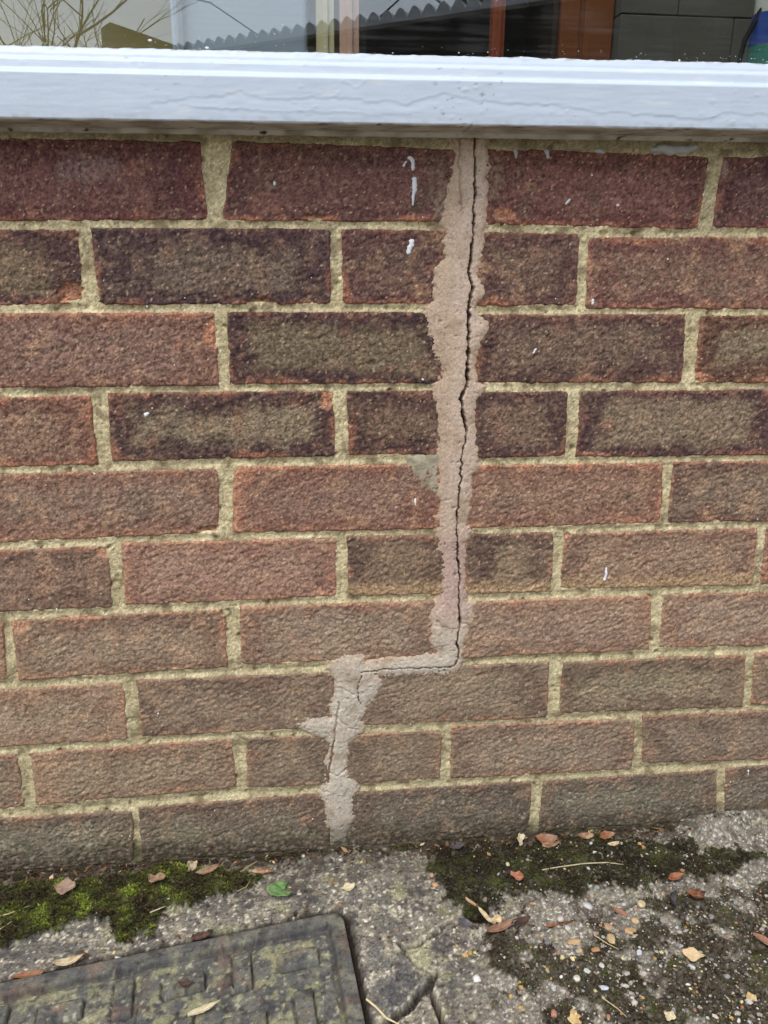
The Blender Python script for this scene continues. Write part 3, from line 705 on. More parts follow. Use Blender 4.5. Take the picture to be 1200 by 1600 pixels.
def glass_material():
    m = bpy.data.materials.new('window_glass'); m.use_nodes = True
    nt = m.node_tree; nd = nt.nodes; lk = nt.links
    nd.clear()
    out = nd.new('ShaderNodeOutputMaterial'); mix = nd.new('ShaderNodeMixShader'); tr = nd.new('ShaderNodeBsdfTransparent'); gl = nd.new('ShaderNodeBsdfGlossy')
    tr.inputs['Color'].default_value = (0.90, 0.93, 0.91, 1)
    gl.inputs['Roughness'].default_value = 0.0
    lw = nd.new('ShaderNodeLayerWeight'); lw.inputs['Blend'].default_value = 0.5
    pw = nd.new('ShaderNodeMath'); pw.operation = 'POWER'; pw.inputs[1].default_value = 5; lk.new(lw.outputs['Facing'], pw.inputs[0])
    fr = nd.new('ShaderNodeMath'); fr.operation = 'MULTIPLY_ADD'; fr.inputs[1].default_value = 0.88; fr.inputs[2].default_value = 0.12; lk.new(pw.outputs[0], fr.inputs[0])
    # dust film: streaks wiped along the pane
    df = nd.new('ShaderNodeBsdfDiffuse'); df.inputs['Color'].default_value = (.55, .55, .55, 1)
    tc = nd.new('ShaderNodeTexCoord'); mp = nd.new('ShaderNodeMapping'); mp.inputs['Scale'].default_value = (3, 3, 120)
    n1 = nd.new('ShaderNodeTexNoise'); n1.inputs['Scale'].default_value = 3; n1.inputs['Detail'].default_value = 6
    n2 = nd.new('ShaderNodeTexNoise'); n2.inputs['Scale'].default_value = 25; n2.inputs['Detail'].default_value = 4
    lk.new(tc.outputs['Object'], mp.inputs[0]); lk.new(mp.outputs[0], n1.inputs['Vector']); lk.new(tc.outputs['Object'], n2.inputs['Vector'])
    mul = nd.new('ShaderNodeMath'); mul.operation = 'MULTIPLY'; lk.new(n1.outputs['Fac'], mul.inputs[0]); lk.new(n2.outputs['Fac'], mul.inputs[1])
    mr = nd.new('ShaderNodeMapRange'); mr.inputs['From Min'].default_value = .24; mr.inputs['From Max'].default_value = .5; mr.inputs['To Min'].default_value = 0.004; mr.inputs['To Max'].default_value = 0.05
    lk.new(mul.outputs[0], mr.inputs['Value'])
    lk.new(fr.outputs[0], mix.inputs[0]); lk.new(tr.outputs[0], mix.inputs[1]); lk.new(gl.outputs[0], mix.inputs[2])
    m2 = nd.new('ShaderNodeMixShader'); lk.new(mr.outputs[0], m2.inputs[0]); lk.new(mix.outputs[0], m2.inputs[1]); lk.new(df.outputs[0], m2.inputs[2])
    lk.new(m2.outputs[0], out.inputs['Surface'])
    return m
M_GLASS = glass_material()
box('glass_pane', (-0.95 - .15, 1.3 - .15, -0.018, -0.014, 0.048, 1.252), M_GLASS, win)
# spots of paint and dirt left on the glass along the putty
V_, F_ = [], []; n_ = 0
for k in range(110):
    x = rs.uniform(-0.3, 0.62); up_ = abs(rs.normal(0, 1)); z = 0.8058 + zt(x) + (0.0008 + 0.004 * up_ if rs.rand() < .93 else rs.uniform(0, .04)); r = rs.choice([.0002, .0003, .0004, .0009], p=[.45, .35, .16, .04])
    a = np.linspace(0, 2 * math.pi, 7)[:-1]
    V_ += [np.stack([x + r * np.cos(a) * rs.uniform(.7, 2.0), np.full(6, -0.0181), z + r * np.sin(a)], -1), [[x, -0.0187, z]]]
    for q in range(6): F_.append((n_ + q, n_ + (q + 1) % 6, n_ + 6))
    n_ += 7
V_ = np.concatenate(V_); V_ -= np.array([.15, 0, .745])
tag(link('paint_specks', new_mesh('paint_specks', V_, F_), M_DRIP, win), kind='stuff')

# ------------------------------------------------------------------ the ground: one weathered concrete sheet
O_C = np.array([105.5, -92.9]); E1 = np.array([0.985, 0.174]); E2 = np.array([0.0985, -0.995])   # corner and edges of the inspection cover (mm)
_inv = np.linalg.inv(np.stack([E1, E2], 1))
def to_uv(x, y):
    dx, dy = x - O_C[0], y - O_C[1]
    return _inv[0, 0] * dx + _inv[0, 1] * dy, _inv[1, 0] * dx + _inv[1, 1] * dy
def cover_in(u, v, W=450.0, D=600.0, R=17.0):
    """distance inside the rounded rectangle u in [-W,0], v in [0,D]"""
    qx = np.abs(u + W / 2) - W / 2 + R; qy = np.abs(v - D / 2) - D / 2 + R
    return -(np.hypot(np.maximum(qx, 0), np.maximum(qy, 0)) + np.minimum(np.maximum(qx, qy), 0) - R)

MOSS_L = [(-420, -22), (-420, -112), (-232, -107), (-198, -98), (-160, -82), (-140, -80), (-132, -92), (-118, -112), (-98, -114), (-84, -98), (-74, -72), (-40, -62), (10, -56), (22, -40), (12, -34), (-10, -30), (-45, -20), (-75, -12), (-110, -8), (-130, -22), (-200, -24)]
MOSS_1 = [(198, -20), (188, -45), (205, -70), (212, -100), (230, -112), (268, -106), (300, -92), (340, -104), (385, -96), (430, -104), (466, -84), (536, -92), (590, -66), (620, -60), (540, -40), (500, -26), (383, -8), (230, -6)]
MOSS_2 = [(472, -112), (418, -146), (350, -164), (300, -156), (250, -158), (246, -185), (262, -205), (276, -225), (274, -270), (280, -360), (700, -360), (720, -110), (560, -112)]
GCRACKS = [([(214, -118), (196, -130), (180, -143), (161, -147)], 1.3, 4), ([(157, -138), (163, -155), (173, -170), (187, -181)], 1.3, 4), ([(189, -180), (176, -196), (158, -214), (131, -231), (112, -246)], 3.6, 9), ([(180, -196), (183, -212), (184, -226), (186, -262)], 2.3, 14),
           ([(426, -106), (395, -120), (363, -128), (330, -131), (306, -137), (272, -139), (262, -136)], 1.6, 3.5), ([(92, -86), (96, -76), (99, -66)], .5, 1.5), ([(218, -132), (230, -142), (245, -150), (262, -190), (282, -240)], 0.9, 1.0)]

def moss_masks(x, y):
    wx = x + 9 * fbm(x, y, 30, 3, 611); wy = y + 6 * fbm(x, y, 22, 3, 612)
    a = sstep(-3, 4, poly_sdf(wx, wy, MOSS_L) + 9 * fbm(x, y, 18, 3, 613) + 6 * fbm(x, y, 8, 2, 618))
    b = sstep(-2, 5, poly_sdf(wx, wy, MOSS_1) + 15 * fbm(x, y, 24, 4, 614) + 12 * fbm(x, y, 9, 2, 617) - 6)
    c = sstep(-2, 5, np.minimum(poly_sdf(wx, wy, MOSS_2) * 0.3, 9) + 24 * fbm(x, y, 34, 4, 615) + 0.5)
    d = sstep(0, 3, -np.hypot(x - 243, (y + 112)) + 14 + 7 * fbm(x, y, 9, 2, 616))
    return a, b, c, np.clip(d, 0, 1)

def ground_h(x, y, full=False):
    x = np.asarray(x, float); y = np.asarray(y, float)
    """height in mm"""
    a, b, c, d = moss_masks(x, y)
    far = sstep(600, 1500, np.hypot(x - 170, y + 170))
    h = -3.2 + 1.5 * fbm(x, y, 70, 3, 601) + 1.0 * fbm(x, y, 13, 3, 602) + 0.8 * fbm(x, y, 4.5, 2, 603) + 0.15 * np.random.RandomState(5).normal(0, 1, x.shape)
    h += np.clip((x - 170) / 450, -1, 1) * 2.2
    ledge = sstep(-60, -10, y)                                       # dirt banked against the wall
    h += 2.5 * ledge * sstep(250, 420, x)
    h += 13 * sstep(-42, -2, y + 10 * fbm(x, y, 40, 2, 604)) * sstep(470, 560, x + 22 * fbm(x, y, 60, 2, 605)) * (1 - sstep(700, 800, x))   # cement fillet
    h += 5 * sstep(-26, -3, y + 6 * fbm(x, y, 18, 3, 606)) * np.exp(-((x - 105) / 45) ** 2)
    h += a * (5 + 4.5 * fbm(x, y, 17, 3, 607)) + b * (3.0 + 3.0 * fbm(x, y, 14, 3, 608)) + c * (2.2 + 2.4 * fbm(x, y, 14, 3, 609)) + d * 2.5
    # aggregate standing out where the paste has worn off
    agg = sstep(190, 260, x) * sstep(.18, .5, fbm(x, y, 7, 2, 610))
    h += 1.1 * agg
    wx, wy = x + 3.2 * fbm(x, y, 16, 4, 621, .6), y + 3.2 * fbm(x, y, 16, 4, 622, .6)
    ck = np.zeros_like(x)
    for ln, w, dp in GCRACKS:
        dd, _ = seg_dist(wx, wy, ln); m = 1 - sstep(w, w + 0.7, dd); h -= m * dp; ck = np.maximum(ck, m * min(1, (dp + 1) / 7))
    # a loose triangle of slab tilted a little proud, the piece beyond the crack too
    tri = sstep(-.8, .8, poly_sdf(wx, wy, [(118, -128), (156, -140), (187, -180), (158, -213), (112, -246), (119, -235)]))
    h += tri * (1.2 + 0.02 * (y + 190))
    tri2 = sstep(-.8, .8, poly_sdf(wx, wy, [(186, -184), (262, -170), (282, -240), (290, -345), (190, -345), (185, -226)])); h += 1.3 * tri2
    u, v = to_uv(x, y)
    ci = cover_in(u + 0.5 * fbm(x, y, 12, 2, 623), v + 0.8 * fbm(x, y, 18, 2, 624))
    pit = sstep(-5.2, -3.2, ci)
    h = h * (1 - pit) + pit * np.where(ci < 1.0, -7 + 4 * fbm(x, y, 15, 3, 625), -30)
    gapdirt = sstep(-9, -4, ci) * (1 - pit)
    if full: return h, (a, b, c, d), ck, ci, pit, gapdirt, far
    return h

def ground_mesh():
    fx = np.arange(-420, 780, 1.45); fy = np.arange(-345, 4, 1.45)
    grow = lambda s: np.cumsum(np.geomspace(3, 60000, 34)) * s
    xs = np.concatenate([(fx[0] + grow(-1))[::-1], fx, fx[-1] + grow(1)])
    ys = np.concatenate([(fy[0] + grow(-1))[::-1], fy, fy[-1] + 20 + np.cumsum(np.geomspace(20, 60000, 20))])
    x, y = np.meshgrid(xs, ys)
    h, (a, b, c, d), ck, ci, pit, gd, far = ground_h(x, y, True)
    h = h * (1 - far) - 4 * far
    h = np.where(y > 5, -40.0, h)
    # pigment
    n1 = fbm(x, y, 45, 4, 631); n2 = fbm(x, y, 10, 3, 632); n3 = fbm(x, y, 3.4, 2, 633)
    col = mixc(S(104, 100, 92), S(134, 128, 114), sstep(-.4, .5, n1))
    col = mixc(col, S(96, 92, 88), 0.75 * sstep(.0, .5, fbm(x, y, 26, 4, 634)))
    col = mixc(col, S(176, 166, 140), 0.6 * sstep(.15, .6, fbm(x, y, 17, 3, 635)))
    col = mixc(col, S(214, 206, 186), 0.85 * sstep(.32, .55, fbm(x, y, 5.2, 2, 636)))
    col = mixc(col, S(52, 48, 44), 0.8 * sstep(.34, .6, fbm(x, y, 5.8, 2, 637)))
    col = mixc(col, S(150, 150, 104), 0.35 * sstep(.2, .6, fbm(x, y, 30, 3, 638)))
    col = mixc(col, S(66, 63, 62), 0.8 * sstep(.0, .35, fbm(x, y, 42, 4, 645)) * sstep(-.35, .15, n2))
    col = mixc(col, S(206, 198, 176), 0.6 * sstep(.2, .5, fbm(x, y, 28, 4, 646)) * sstep(-.2, .3, fbm(x, y, 4, 2, 647)))
    # blackened skin by the cracks on the right of the cover
    blk = sstep(26, 8, np.hypot((x - 150) * .8, y + 185)) + sstep(20, 6, np.hypot(x - 195, (y + 195) * .6))
    col = mixc(col, S(84, 82, 82), np.clip(blk, 0, 1) * 0.5 * sstep(-.3, .3, n2))
    tri_c = sstep(-2, 3, poly_sdf(x, y, [(120, -134), (154, -142), (184, -180), (156, -212), (116, -240)]) + 3 * n2)
    col = mixc(col, S(88, 88, 90), tri_c * 0.55 * sstep(-.4, .3, fbm(x, y, 12, 3, 650)))
    # pale joint filler at the meeting of the cracks
    fil = 1 - sstep(9, 16, np.hypot((x - 176) * 1.1, (y + 158) * .7) + 5 * n2)
    col = mixc(col, S(166, 162, 128), fil * 0.7)
    # worn coarse concrete on the right: grey, full of pale grit
    cr = sstep(200, 280, x + 30 * n1) * (1 - far)
    col = mixc(col, S(132, 126, 114), cr * 0.55)
    col = mixc(col, S(206, 202, 190), cr * 0.8 * sstep(.36, .5, fbm(x, y, 4.6, 2, 639)))
    col = mixc(col, S(48, 42, 36), cr * 0.6 * sstep(.2, .55, fbm(x, y, 8, 3, 640)))
    # earth along the foot of the wall
    soil = sstep(-26, -8, y + 12 * fbm(x, y, 22, 3, 641)) * (1 - sstep(490, 570, x + 20 * n1)) * (1 - 0.65 * np.exp(-((x - 120) / 40) ** 2))
    col = mixc(col, S(52, 42, 34), soil * 0.95 * sstep(-.6, -.1, n2))
    dirt = sstep(-.1, .45, fbm(x, y, 55, 4, 648)) * sstep(150, 260, x + 30 * n1) + 0.8 * sstep(-75, -30, y + 25 * fbm(x, y, 35, 3, 649)) * (1 - sstep(480, 560, x))
    col = mixc(col, S(66, 56, 44), np.clip(dirt, 0, 1) * 0.6 * (1 - far) * sstep(-.5, .15, n2))
    for m_, c0, c1 in ((a, S(62, 64, 30), S(40, 36, 22)), (b, S(46, 44, 24), S(36, 28, 20)), (c, S(54, 48, 30), S(40, 32, 24)), (d, S(44, 44, 24), S(34, 28, 20))):
        col = mixc(col, mixc(c0, c1, sstep(-.3, .4, n2)), m_ * 0.8)
    lip = np.zeros_like(x)
    for ln, w_, _d in GCRACKS[:4]:
        dd_, _t = seg_dist(x + 3.2 * fbm(x, y, 16, 4, 621, .6), y + 3.2 * fbm(x, y, 16, 4, 622, .6), ln); lip = np.maximum(lip, np.exp(-((dd_ - w_ - 2.2) / 1.5) ** 2))
    col = mixc(col, S(196, 186, 162), lip * 0.55 * sstep(-.2, .3, n2))
    col = mixc(col, S(48, 43, 38), ck * 0.9)
    col = mixc(col, S(46, 38, 30), gd * 0.7 * sstep(-.6, .2, n2)); col = mixc(col, S(40, 33, 28), pit)
    col = col * np.clip(1 + 0.3 * n3 + 0.2 * np.random.RandomState(4).normal(0, 1, x.shape), .3, 2)[..., None]
    gap = S(128, 122, 110)
    col = mixc(col, np.broadcast_to(gap, col.shape), far)
    V = np.stack([x / 1000, y / 1000, h / 1000], -1).reshape(-1, 3)
    return new_mesh('ground', V, grid_faces(len(xs), len(ys)), col.reshape(-1, 3))
tag(link('ground', ground_mesh(), M_CONC), 'weathered grey concrete ground with cracks and worn grit', kind='structure')

def gz(x, y):
    return float(ground_h(np.array([float(x)]), np.array([float(y)]))[0])

# ------------------------------------------------------------------ inspection cover
cover = tag(empty('inspection_cover', (O_C[0] / 1000, O_C[1] / 1000, 0)), 'dark cast-iron drain cover with raised tread bars and yellow-green lichen, set in the concrete', 'drain cover')
def cover_pigment(x, y, seed, bar=0.0):
    n = fbm(x, y, 22, 3, seed); n2 = fbm(x, y, 7, 3, seed + 1)
    c = mixc(S(80, 80, 78), S(106, 104, 96), sstep(-.4, .5, n))
    c = mixc(c, S(56, 54, 54), 0.7 * sstep(.1, .5, fbm(x, y, 15, 3, seed + 2)))
    c = mixc(c, S(120, 92, 74), (0.35 + 0.4 * bar) * sstep(.1, .6, fbm(x, y, 30, 3, seed + 3)))
    u, v = to_uv(x, y)
    inner = sstep(14, 24, cover_in(u, v) + 8 * n2)
    lich = sstep(.0, .3, 0.8 * fbm(x, y, 26, 4, seed + 4) + 0.6 * fbm(x, y, 8, 3, seed + 8)) * (0.25 + 0.75 * inner) * (1 - 0.6 * bar)
    c = mixc(c, S(152, 150, 112), lich * 0.58)
    c = mixc(c, S(190, 186, 158), 0.5 * sstep(.4, .6, fbm(x, y, 6, 2, seed + 5)) * inner)
    c = mixc(c, S(40, 38, 36), 0.6 * sstep(.35, .6, fbm(x, y, 6, 2, seed + 6)))
    return c * (1 + 0.18 * fbm(x, y, 3.2, 2, seed + 7))[..., None]
BARS = [(-52 - 54.3 * k, 48 + 57 * r, *((37, 17) if (k + r) % 2 == 0 else (16, 38))) for r in range(4) for k in range(7)]
def cover_plate():
    us = np.concatenate([np.linspace(-450, -352, 25)[:-1], np.arange(-352, 0.1, 1.4)]); vs = np.concatenate([np.arange(0, 190, 1.4), np.linspace(190, 600, 60)])
    u, v = np.meshgrid(us, vs)
    # pull the corner onto its round
    R = 17.0
    cu, cv = -R, R
    m = (u > cu) & (v < cv)
    ddx, ddy = (u - cu), (cv - v)
    big = np.maximum(ddx, ddy); ln = np.hypot(ddx, ddy) + 1e-9
    u2 = np.where(m, cu + ddx * big / ln, u); v2 = np.where(m, cv - ddy * big / ln, v)
    ci = cover_in(u2, v2)
    x = O_C[0] + u2 * E1[0] + v2 * E2[0]; y = O_C[1] + u2 * E1[1] + v2 * E2[1]
    h = 0.4 * fbm(x, y, 9, 3, 701) + 0.3 * fbm(x, y, 4, 2, 702)
    n_ = 1.5 * fbm(x, y, 20, 2, 703)
    h += -4.2 * sstep(15.5 + n_, 17.5 + n_, ci) + 1.0 * sstep(.1, .6, fbm(x, y, 24, 3, 704)) * sstep(20, 30, ci)
    h += -1.5 * (1 - sstep(0, 2.2, ci)) - 0.5
    h -= 2.5 * np.exp(-((ci - 19.5 - n_) / 1.6) ** 2)
    for cu_, cv_, lu_, lv_ in BARS:
        du, dv = np.abs(u2 - cu_) - lu_ / 2, np.abs(v2 - cv_) - lv_ / 2
        dd = np.hypot(np.maximum(du, 0), np.maximum(dv, 0)) + np.minimum(np.maximum(du, dv), 0)
        h -= 3.6 * (1 - sstep(1.6, 3.0, np.abs(dd) + 1.2 * fbm(x, y, 9, 2, 705)))
    h += np.clip((x - 170) / 450, -1, 1) * 2.0
    edge = np.zeros_like(u, bool); edge[0, :] = edge[-1, :] = edge[:, 0] = edge[:, -1] = True
    h = np.where(edge, -22, h)
    col = cover_pigment(x, y, 710)
    rim = sstep(3, 0, np.abs(ci - 17.5)); col = mixc(col, S(40, 36, 32), rim * 0.5)  # shadow line below the rim step, painted into the plate colour
    V = np.stack([x / 1000 - O_C[0] / 1000, y / 1000 - O_C[1] / 1000, h / 1000], -1).reshape(-1, 3)
    return new_mesh('cover_plate', V, grid_faces(len(us), len(vs), flip=True), col.reshape(-1, 3))
link('cover_plate', cover_plate(), M_IRON, cover)
def tread_bar(cu, cv, lu, lv, seed):
    st = 1.5
    us = np.linspace(-lu / 2, lu / 2, int(lu / st) + 1); vs = np.linspace(-lv / 2, lv / 2, int(lv / st) + 1)
    us = np.concatenate([[us[0] - .7], us, [us[-1] + .7]]); vs = np.concatenate([[vs[0] - .7], vs, [vs[-1] + .7]])
    u, v = np.meshgrid(us, vs)
    x = O_C[0] + (u + cu) * E1[0] + (v + cv) * E2[0]; y = O_C[1] + (u + cu) * E1[1] + (v + cv) * E2[1]
    e = np.minimum(lu / 2 - np.abs(u), lv / 2 - np.abs(v))
    h = 0.2 + 0.35 * fbm(x, y, 8, 3, 721) + 0.2 * fbm(x, y, 3.5, 2, 722) - 0.7 * (1 - sstep(0, .9, e + .5 * fbm(x, y, 5, 2, 723)))
    h += np.clip((x - 170) / 450, -1, 1) * 2.0
    edge = np.zeros_like(u, bool); edge[0, :] = edge[-1, :] = edge[:, 0] = edge[:, -1] = True
    h = np.where(edge, -10, h)
    col = cover_pigment(x, y, 710, 1.0)
    V = np.stack([(x - O_C[0]) / 1000, (y - O_C[1]) / 1000, h / 1000], -1).reshape(-1, 3)
    return new_mesh('tread_bar', V, grid_faces(len(us), len(vs), flip=True), col.reshape(-1, 3))
for k, (cu, cv, lu, lv) in enumerate(BARS):
    link('tread_bar', tread_bar(cu, cv, lu, lv, k), M_IRON, cover)

# ------------------------------------------------------------------ moss, grit
def sample(n, x0, x1, y0, y1, which, seed, thr=0.35):
    r = np.random.RandomState(seed); out = []
    while sum(len(o_) for o_ in out) < n:
        p = np.stack([r.uniform(x0, x1, 20000), r.uniform(y0, y1, 20000)], -1)
        m = moss_masks(p[:, 0], p[:, 1])[which]
        u, v = to_uv(p[:, 0], p[:, 1])
        out.append(p[(m > thr + 0.3 * r.rand(len(p))) & (cover_in(u, v) < -5) & (p[:, 1] < -3)])
    return np.concatenate(out)[:n]
def shoots(pts, lo, hi, nb, cols, seed, lean=0.9):
    """tiny leafy shoots: nb pointed blades fanned round each point"""
    r = np.random.RandomState(seed)
    P = np.repeat(pts, nb, 0); N = len(P)
    base_h = np.repeat(ground_h(pts[:, 0], pts[:, 1]), nb)
    L = np.repeat(r.uniform(lo, hi, len(pts)), nb) * r.uniform(.6, 1.2, N)
    az = r.uniform(0, 2 * math.pi, N); tl = r.uniform(.15, lean, N)
    d = np.stack([np.cos(az) * np.sin(tl), np.sin(az) * np.sin(tl), np.cos(tl)], -1)
    s = np.stack([-np.sin(az), np.cos(az), np.zeros(N)], -1) * (L * r.uniform(.12, .24, N))[:, None]
    b = np.stack([P[:, 0] + r.normal(0, .5, N), P[:, 1] + r.normal(0, .5, N), base_h - 0.4], -1)
    mid = b + d * (L * .55)[:, None]
    tip = b + d * L[:, None] + np.stack([np.cos(az), np.sin(az), -0.3 * np.ones(N)], -1) * (L * .22)[:, None]
    V = np.stack([b, mid - s, tip, mid + s], 1).reshape(-1, 3) / 1000
    F = np.arange(N * 4).reshape(-1, 4)
    t = fbm(P[:, 0], P[:, 1], 30, 4, seed + 3) * 1.35 - .08 + r.normal(0, .2, N)
    c = mixc(np.broadcast_to(cols[0], (N, 3)), cols[1], sstep(-.55, .1, t)); c = mixc(c, cols[2], sstep(.15, .6, t))
    dead = r.rand(N) < .14; c[dead] = S(96, 78, 48) * (cols[0].mean() / S(44, 38, 24).mean())
    return V, F, np.repeat(c, 4, 0)
def moss(name, label, parts):
    V, F, C = [], [], []; n = 0
    for v, f, c in parts: V.append(v); F.append(f + n); C.append(c); n += len(v)
    tag(link(name, new_mesh(name, np.concatenate(V), np.concatenate(F), np.concatenate(C), smooth=False), M_MOSS), label, 'moss', kind='stuff')
GREEN = [S(44, 38, 24), S(72, 78, 32), S(132, 150, 52)]
DARK = [S(34, 28, 18), S(52, 52, 26), S(82, 90, 38)]
moss('moss', 'bright green moss along the wall foot above the drain cover',
     [shoots(sample(11000, -420, 30, -118, -6, 0, 21), 1.8, 4.2, 7, GREEN, 31, 1.15)])
fr_ = np.random.RandomState(61); foot = np.stack([fr_.uniform(-330, 640, 5200), -2.5 - np.abs(fr_.normal(0, 5.5, 5200))], -1)
foot = foot[(fbm(foot[:, 0], foot[:, 1] * 2, 26, 3, 62) > -.05) & ((foot[:, 0] < 500) | (fr_.rand(len(foot)) < .2))]
moss('moss', 'thin dark moss in the angle between wall and ground', [shoots(foot, 1.0, 2.6, 6, [S(32, 27, 18), S(50, 50, 28), S(84, 92, 44)], 36)])
moss('moss', 'dark moss growing on the worn concrete at the right', [shoots(sample(8500, 180, 640, -116, -5, 1, 23), 1.2, 3.2, 6, DARK, 33), shoots(sample(9500, 240, 720, -345, -100, 2, 24), 1.2, 3.0, 6, [S(38, 31, 20), S(54, 52, 26), S(92, 104, 40)], 34), shoots(sample(500, 225, 262, -130, -98, 3, 25), 2, 4.2, 7, DARK, 35)])

PHI = (1 + 5 ** .5) / 2
ICO_V = np.array([(-1, PHI, 0), (1, PHI, 0), (-1, -PHI, 0), (1, -PHI, 0), (0, -1, PHI), (0, 1, PHI), (0, -1, -PHI), (0, 1, -PHI), (PHI, 0, -1), (PHI, 0, 1), (-PHI, 0, -1), (-PHI, 0, 1)]) / math.hypot(1, PHI)
ICO_F = np.array([(0, 11, 5), (0, 5, 1), (0, 1, 7), (0, 7, 10), (0, 10, 11), (1, 5, 9), (5, 11, 4), (11, 10, 2), (10, 7, 6), (7, 1, 8), (3, 9, 4), (3, 4, 2), (3, 2, 6), (3, 6, 8), (3, 8, 9), (4, 9, 5), (2, 4, 11), (6, 2, 10), (8, 6, 7), (9, 8, 1)])
STONE = np.array([S(196, 190, 178), S(214, 212, 208), S(170, 162, 146), S(150, 148, 146), S(204, 168, 104), S(186, 132, 98), S(176, 150, 136), S(120, 116, 112), S(222, 206, 150)])
def grit_arrays(pts, rad, seed, on=ground_h):
    r = np.random.RandomState(seed); N = len(pts)
    sc_ = rad[:, None] * r.uniform(.6, 1.25, (N, 3)) * np.array([1.1, 1.1, .7])
    J = ICO_V[None] * (1 + r.uniform(-.22, .22, (N, 12, 1)))
    J = J * sc_[:, None, :]
    a = r.uniform(0, 2 * math.pi, N); ca, sa = np.cos(a)[:, None], np.sin(a)[:, None]
    X = J[..., 0] * ca - J[..., 1] * sa; Y = J[..., 0] * sa + J[..., 1] * ca
    Z = J[..., 2] + X * r.uniform(-.3, .3, (N, 1))
    zb = on(pts[:, 0], pts[:, 1]) + rad * 0.25
    V = np.stack([X + pts[:, :1], Y + pts[:, 1:2], Z + zb[:, None]], -1).reshape(-1, 3) / 1000
    F = (ICO_F[None] + 12 * np.arange(N)[:, None, None]).reshape(-1, 3)
    c = STONE[r.choice(len(STONE), N, p=[.2, .13, .18, .16, .08, .05, .08, .08, .04])] * r.uniform(.5, .95, (N, 1))
    return V, F, np.repeat(c, 12, 0)
r_ = np.random.RandomState(41)
P = np.stack([r_.uniform(200, 720, 15000), r_.uniform(-340, -22, 15000)], -1)
w = 0.75 * sstep(205, 300, P[:, 0] + 40 * fbm(P[:, 0], P[:, 1], 50, 3, 801)) * (0.25 + 0.75 * sstep(-.4, .3, fbm(P[:, 0], P[:, 1], 34, 3, 802))) * (0.35 + .65 * sstep(-60, -120, P[:, 1]))
P = P[r_.rand(len(P)) < w]
P2 = np.stack([r_.uniform(-300, 240, 1500), r_.uniform(-330, -30, 1500)], -1)
u_, v_ = to_uv(P2[:, 0], P2[:, 1]); ci_ = cover_in(u_, v_)
P2 = P2[((ci_ < -6) & (ci_ > -16) & (r_.rand(len(P2)) < .9)) | ((ci_ < -16) & (r_.rand(len(P2)) < .16))]
P = np.concatenate([P, P2])
v, f, c = grit_arrays(P, np.clip(r_.lognormal(-.25, .55, len(P)), .35, 2.8), 42)
tag(link('grit', new_mesh('grit', v, f, c, smooth=False), M_GRIT), 'pale loose grit scattered over the worn concrete', 'grit', kind='stuff')

# crumbs of dead leaf and bark along the wall foot and round the cover
LP = np.concatenate([np.stack([r_.uniform(-330, 520, 800), -4 - np.abs(r_.normal(0, 13, 800))], -1), np.stack([r_.uniform(225, 300, 60), r_.uniform(-142, -100, 60)], -1), P2[r_.choice(len(P2), 160)]])
nl = len(LP); az = r_.uniform(0, 6.28, nl); ln_ = r_.lognormal(.55, .5, nl).clip(.8, 6); wd_ = ln_ * r_.uniform(.15, .6, nl)
zb = ground_h(LP[:, 0], LP[:, 1]) + r_.uniform(.6, 3.2, nl)
dx = np.stack([np.cos(az), np.sin(az), r_.uniform(-.5, .5, nl)], -1) * ln_[:, None]; dy = np.stack([-np.sin(az), np.cos(az), r_.uniform(-.6, .6, nl)], -1) * wd_[:, None]
cen = np.stack([LP[:, 0], LP[:, 1], zb], -1)
V_ = np.stack([cen - dx, cen - dy, cen + dx, cen + dy], 1).reshape(-1, 3) / 1000
LC = np.array([S(110, 82, 58), S(146, 112, 78), S(60, 46, 38), S(188, 166, 126), S(84, 62, 48), S(50, 44, 40)])[r_.choice(6, nl, p=[.2, .12, .28, .06, .22, .12])]
o = tag(link('leaf_litter', new_mesh('leaf_litter', V_, np.arange(nl * 4).reshape(-1, 4), np.repeat(LC, 4, 0), smooth=False), M_LEAF), 'brown crumbs of leaf litter along the wall foot', 'leaf litter', kind='stuff')
sm = o.modifiers.new('thickness', 'SOLIDIFY'); sm.thickness = 0.0003

# stones big enough to pick up
def stone_mesh(x, y, rx, ry, rz, rot, colr, seed):
    r = np.random.RandomState(seed)
    # subdivided icosahedron
    V = [tuple(p) for p in ICO_V]; F = []
    cache = {}
    def midp(a, b_):
        k = (min(a, b_), max(a, b_))
        if k not in cache:
            p = (np.array(V[a]) + np.array(V[b_])) / 2; V.append(tuple(p / np.linalg.norm(p))); cache[k] = len(V) - 1
        return cache[k]
    for a, b_, c_ in ICO_F:
        ab, bc, ca_ = midp(a, b_), midp(b_, c_), midp(c_, a)
        F += [(a, ab, ca_), (b_, bc, ab), (c_, ca_, bc), (ab, bc, ca_)]
    V = np.array(V)
    V = V * (1 + 0.45 * fbm(V[:, 0] * 3 + seed, V[:, 1] * 3 + V[:, 2] * 2, 2.5, 2, seed))[:, None]
    V = np.sign(V) * np.abs(V) ** 0.85
    V = V * np.array([rx, ry, rz])
    ca_, sa_ = math.cos(rot), math.sin(rot)
    V = np.stack([V[:, 0] * ca_ - V[:, 1] * sa_, V[:, 0] * sa_ + V[:, 1] * ca_, V[:, 2]], -1) / 1000
    col = 0.78 * desat(np.broadcast_to(colr, V.shape), .7) * (1 + 0.15 * r.normal(0, 1, (len(V), 1)))
    return new_mesh('pebble', V, F, col, smooth=True)
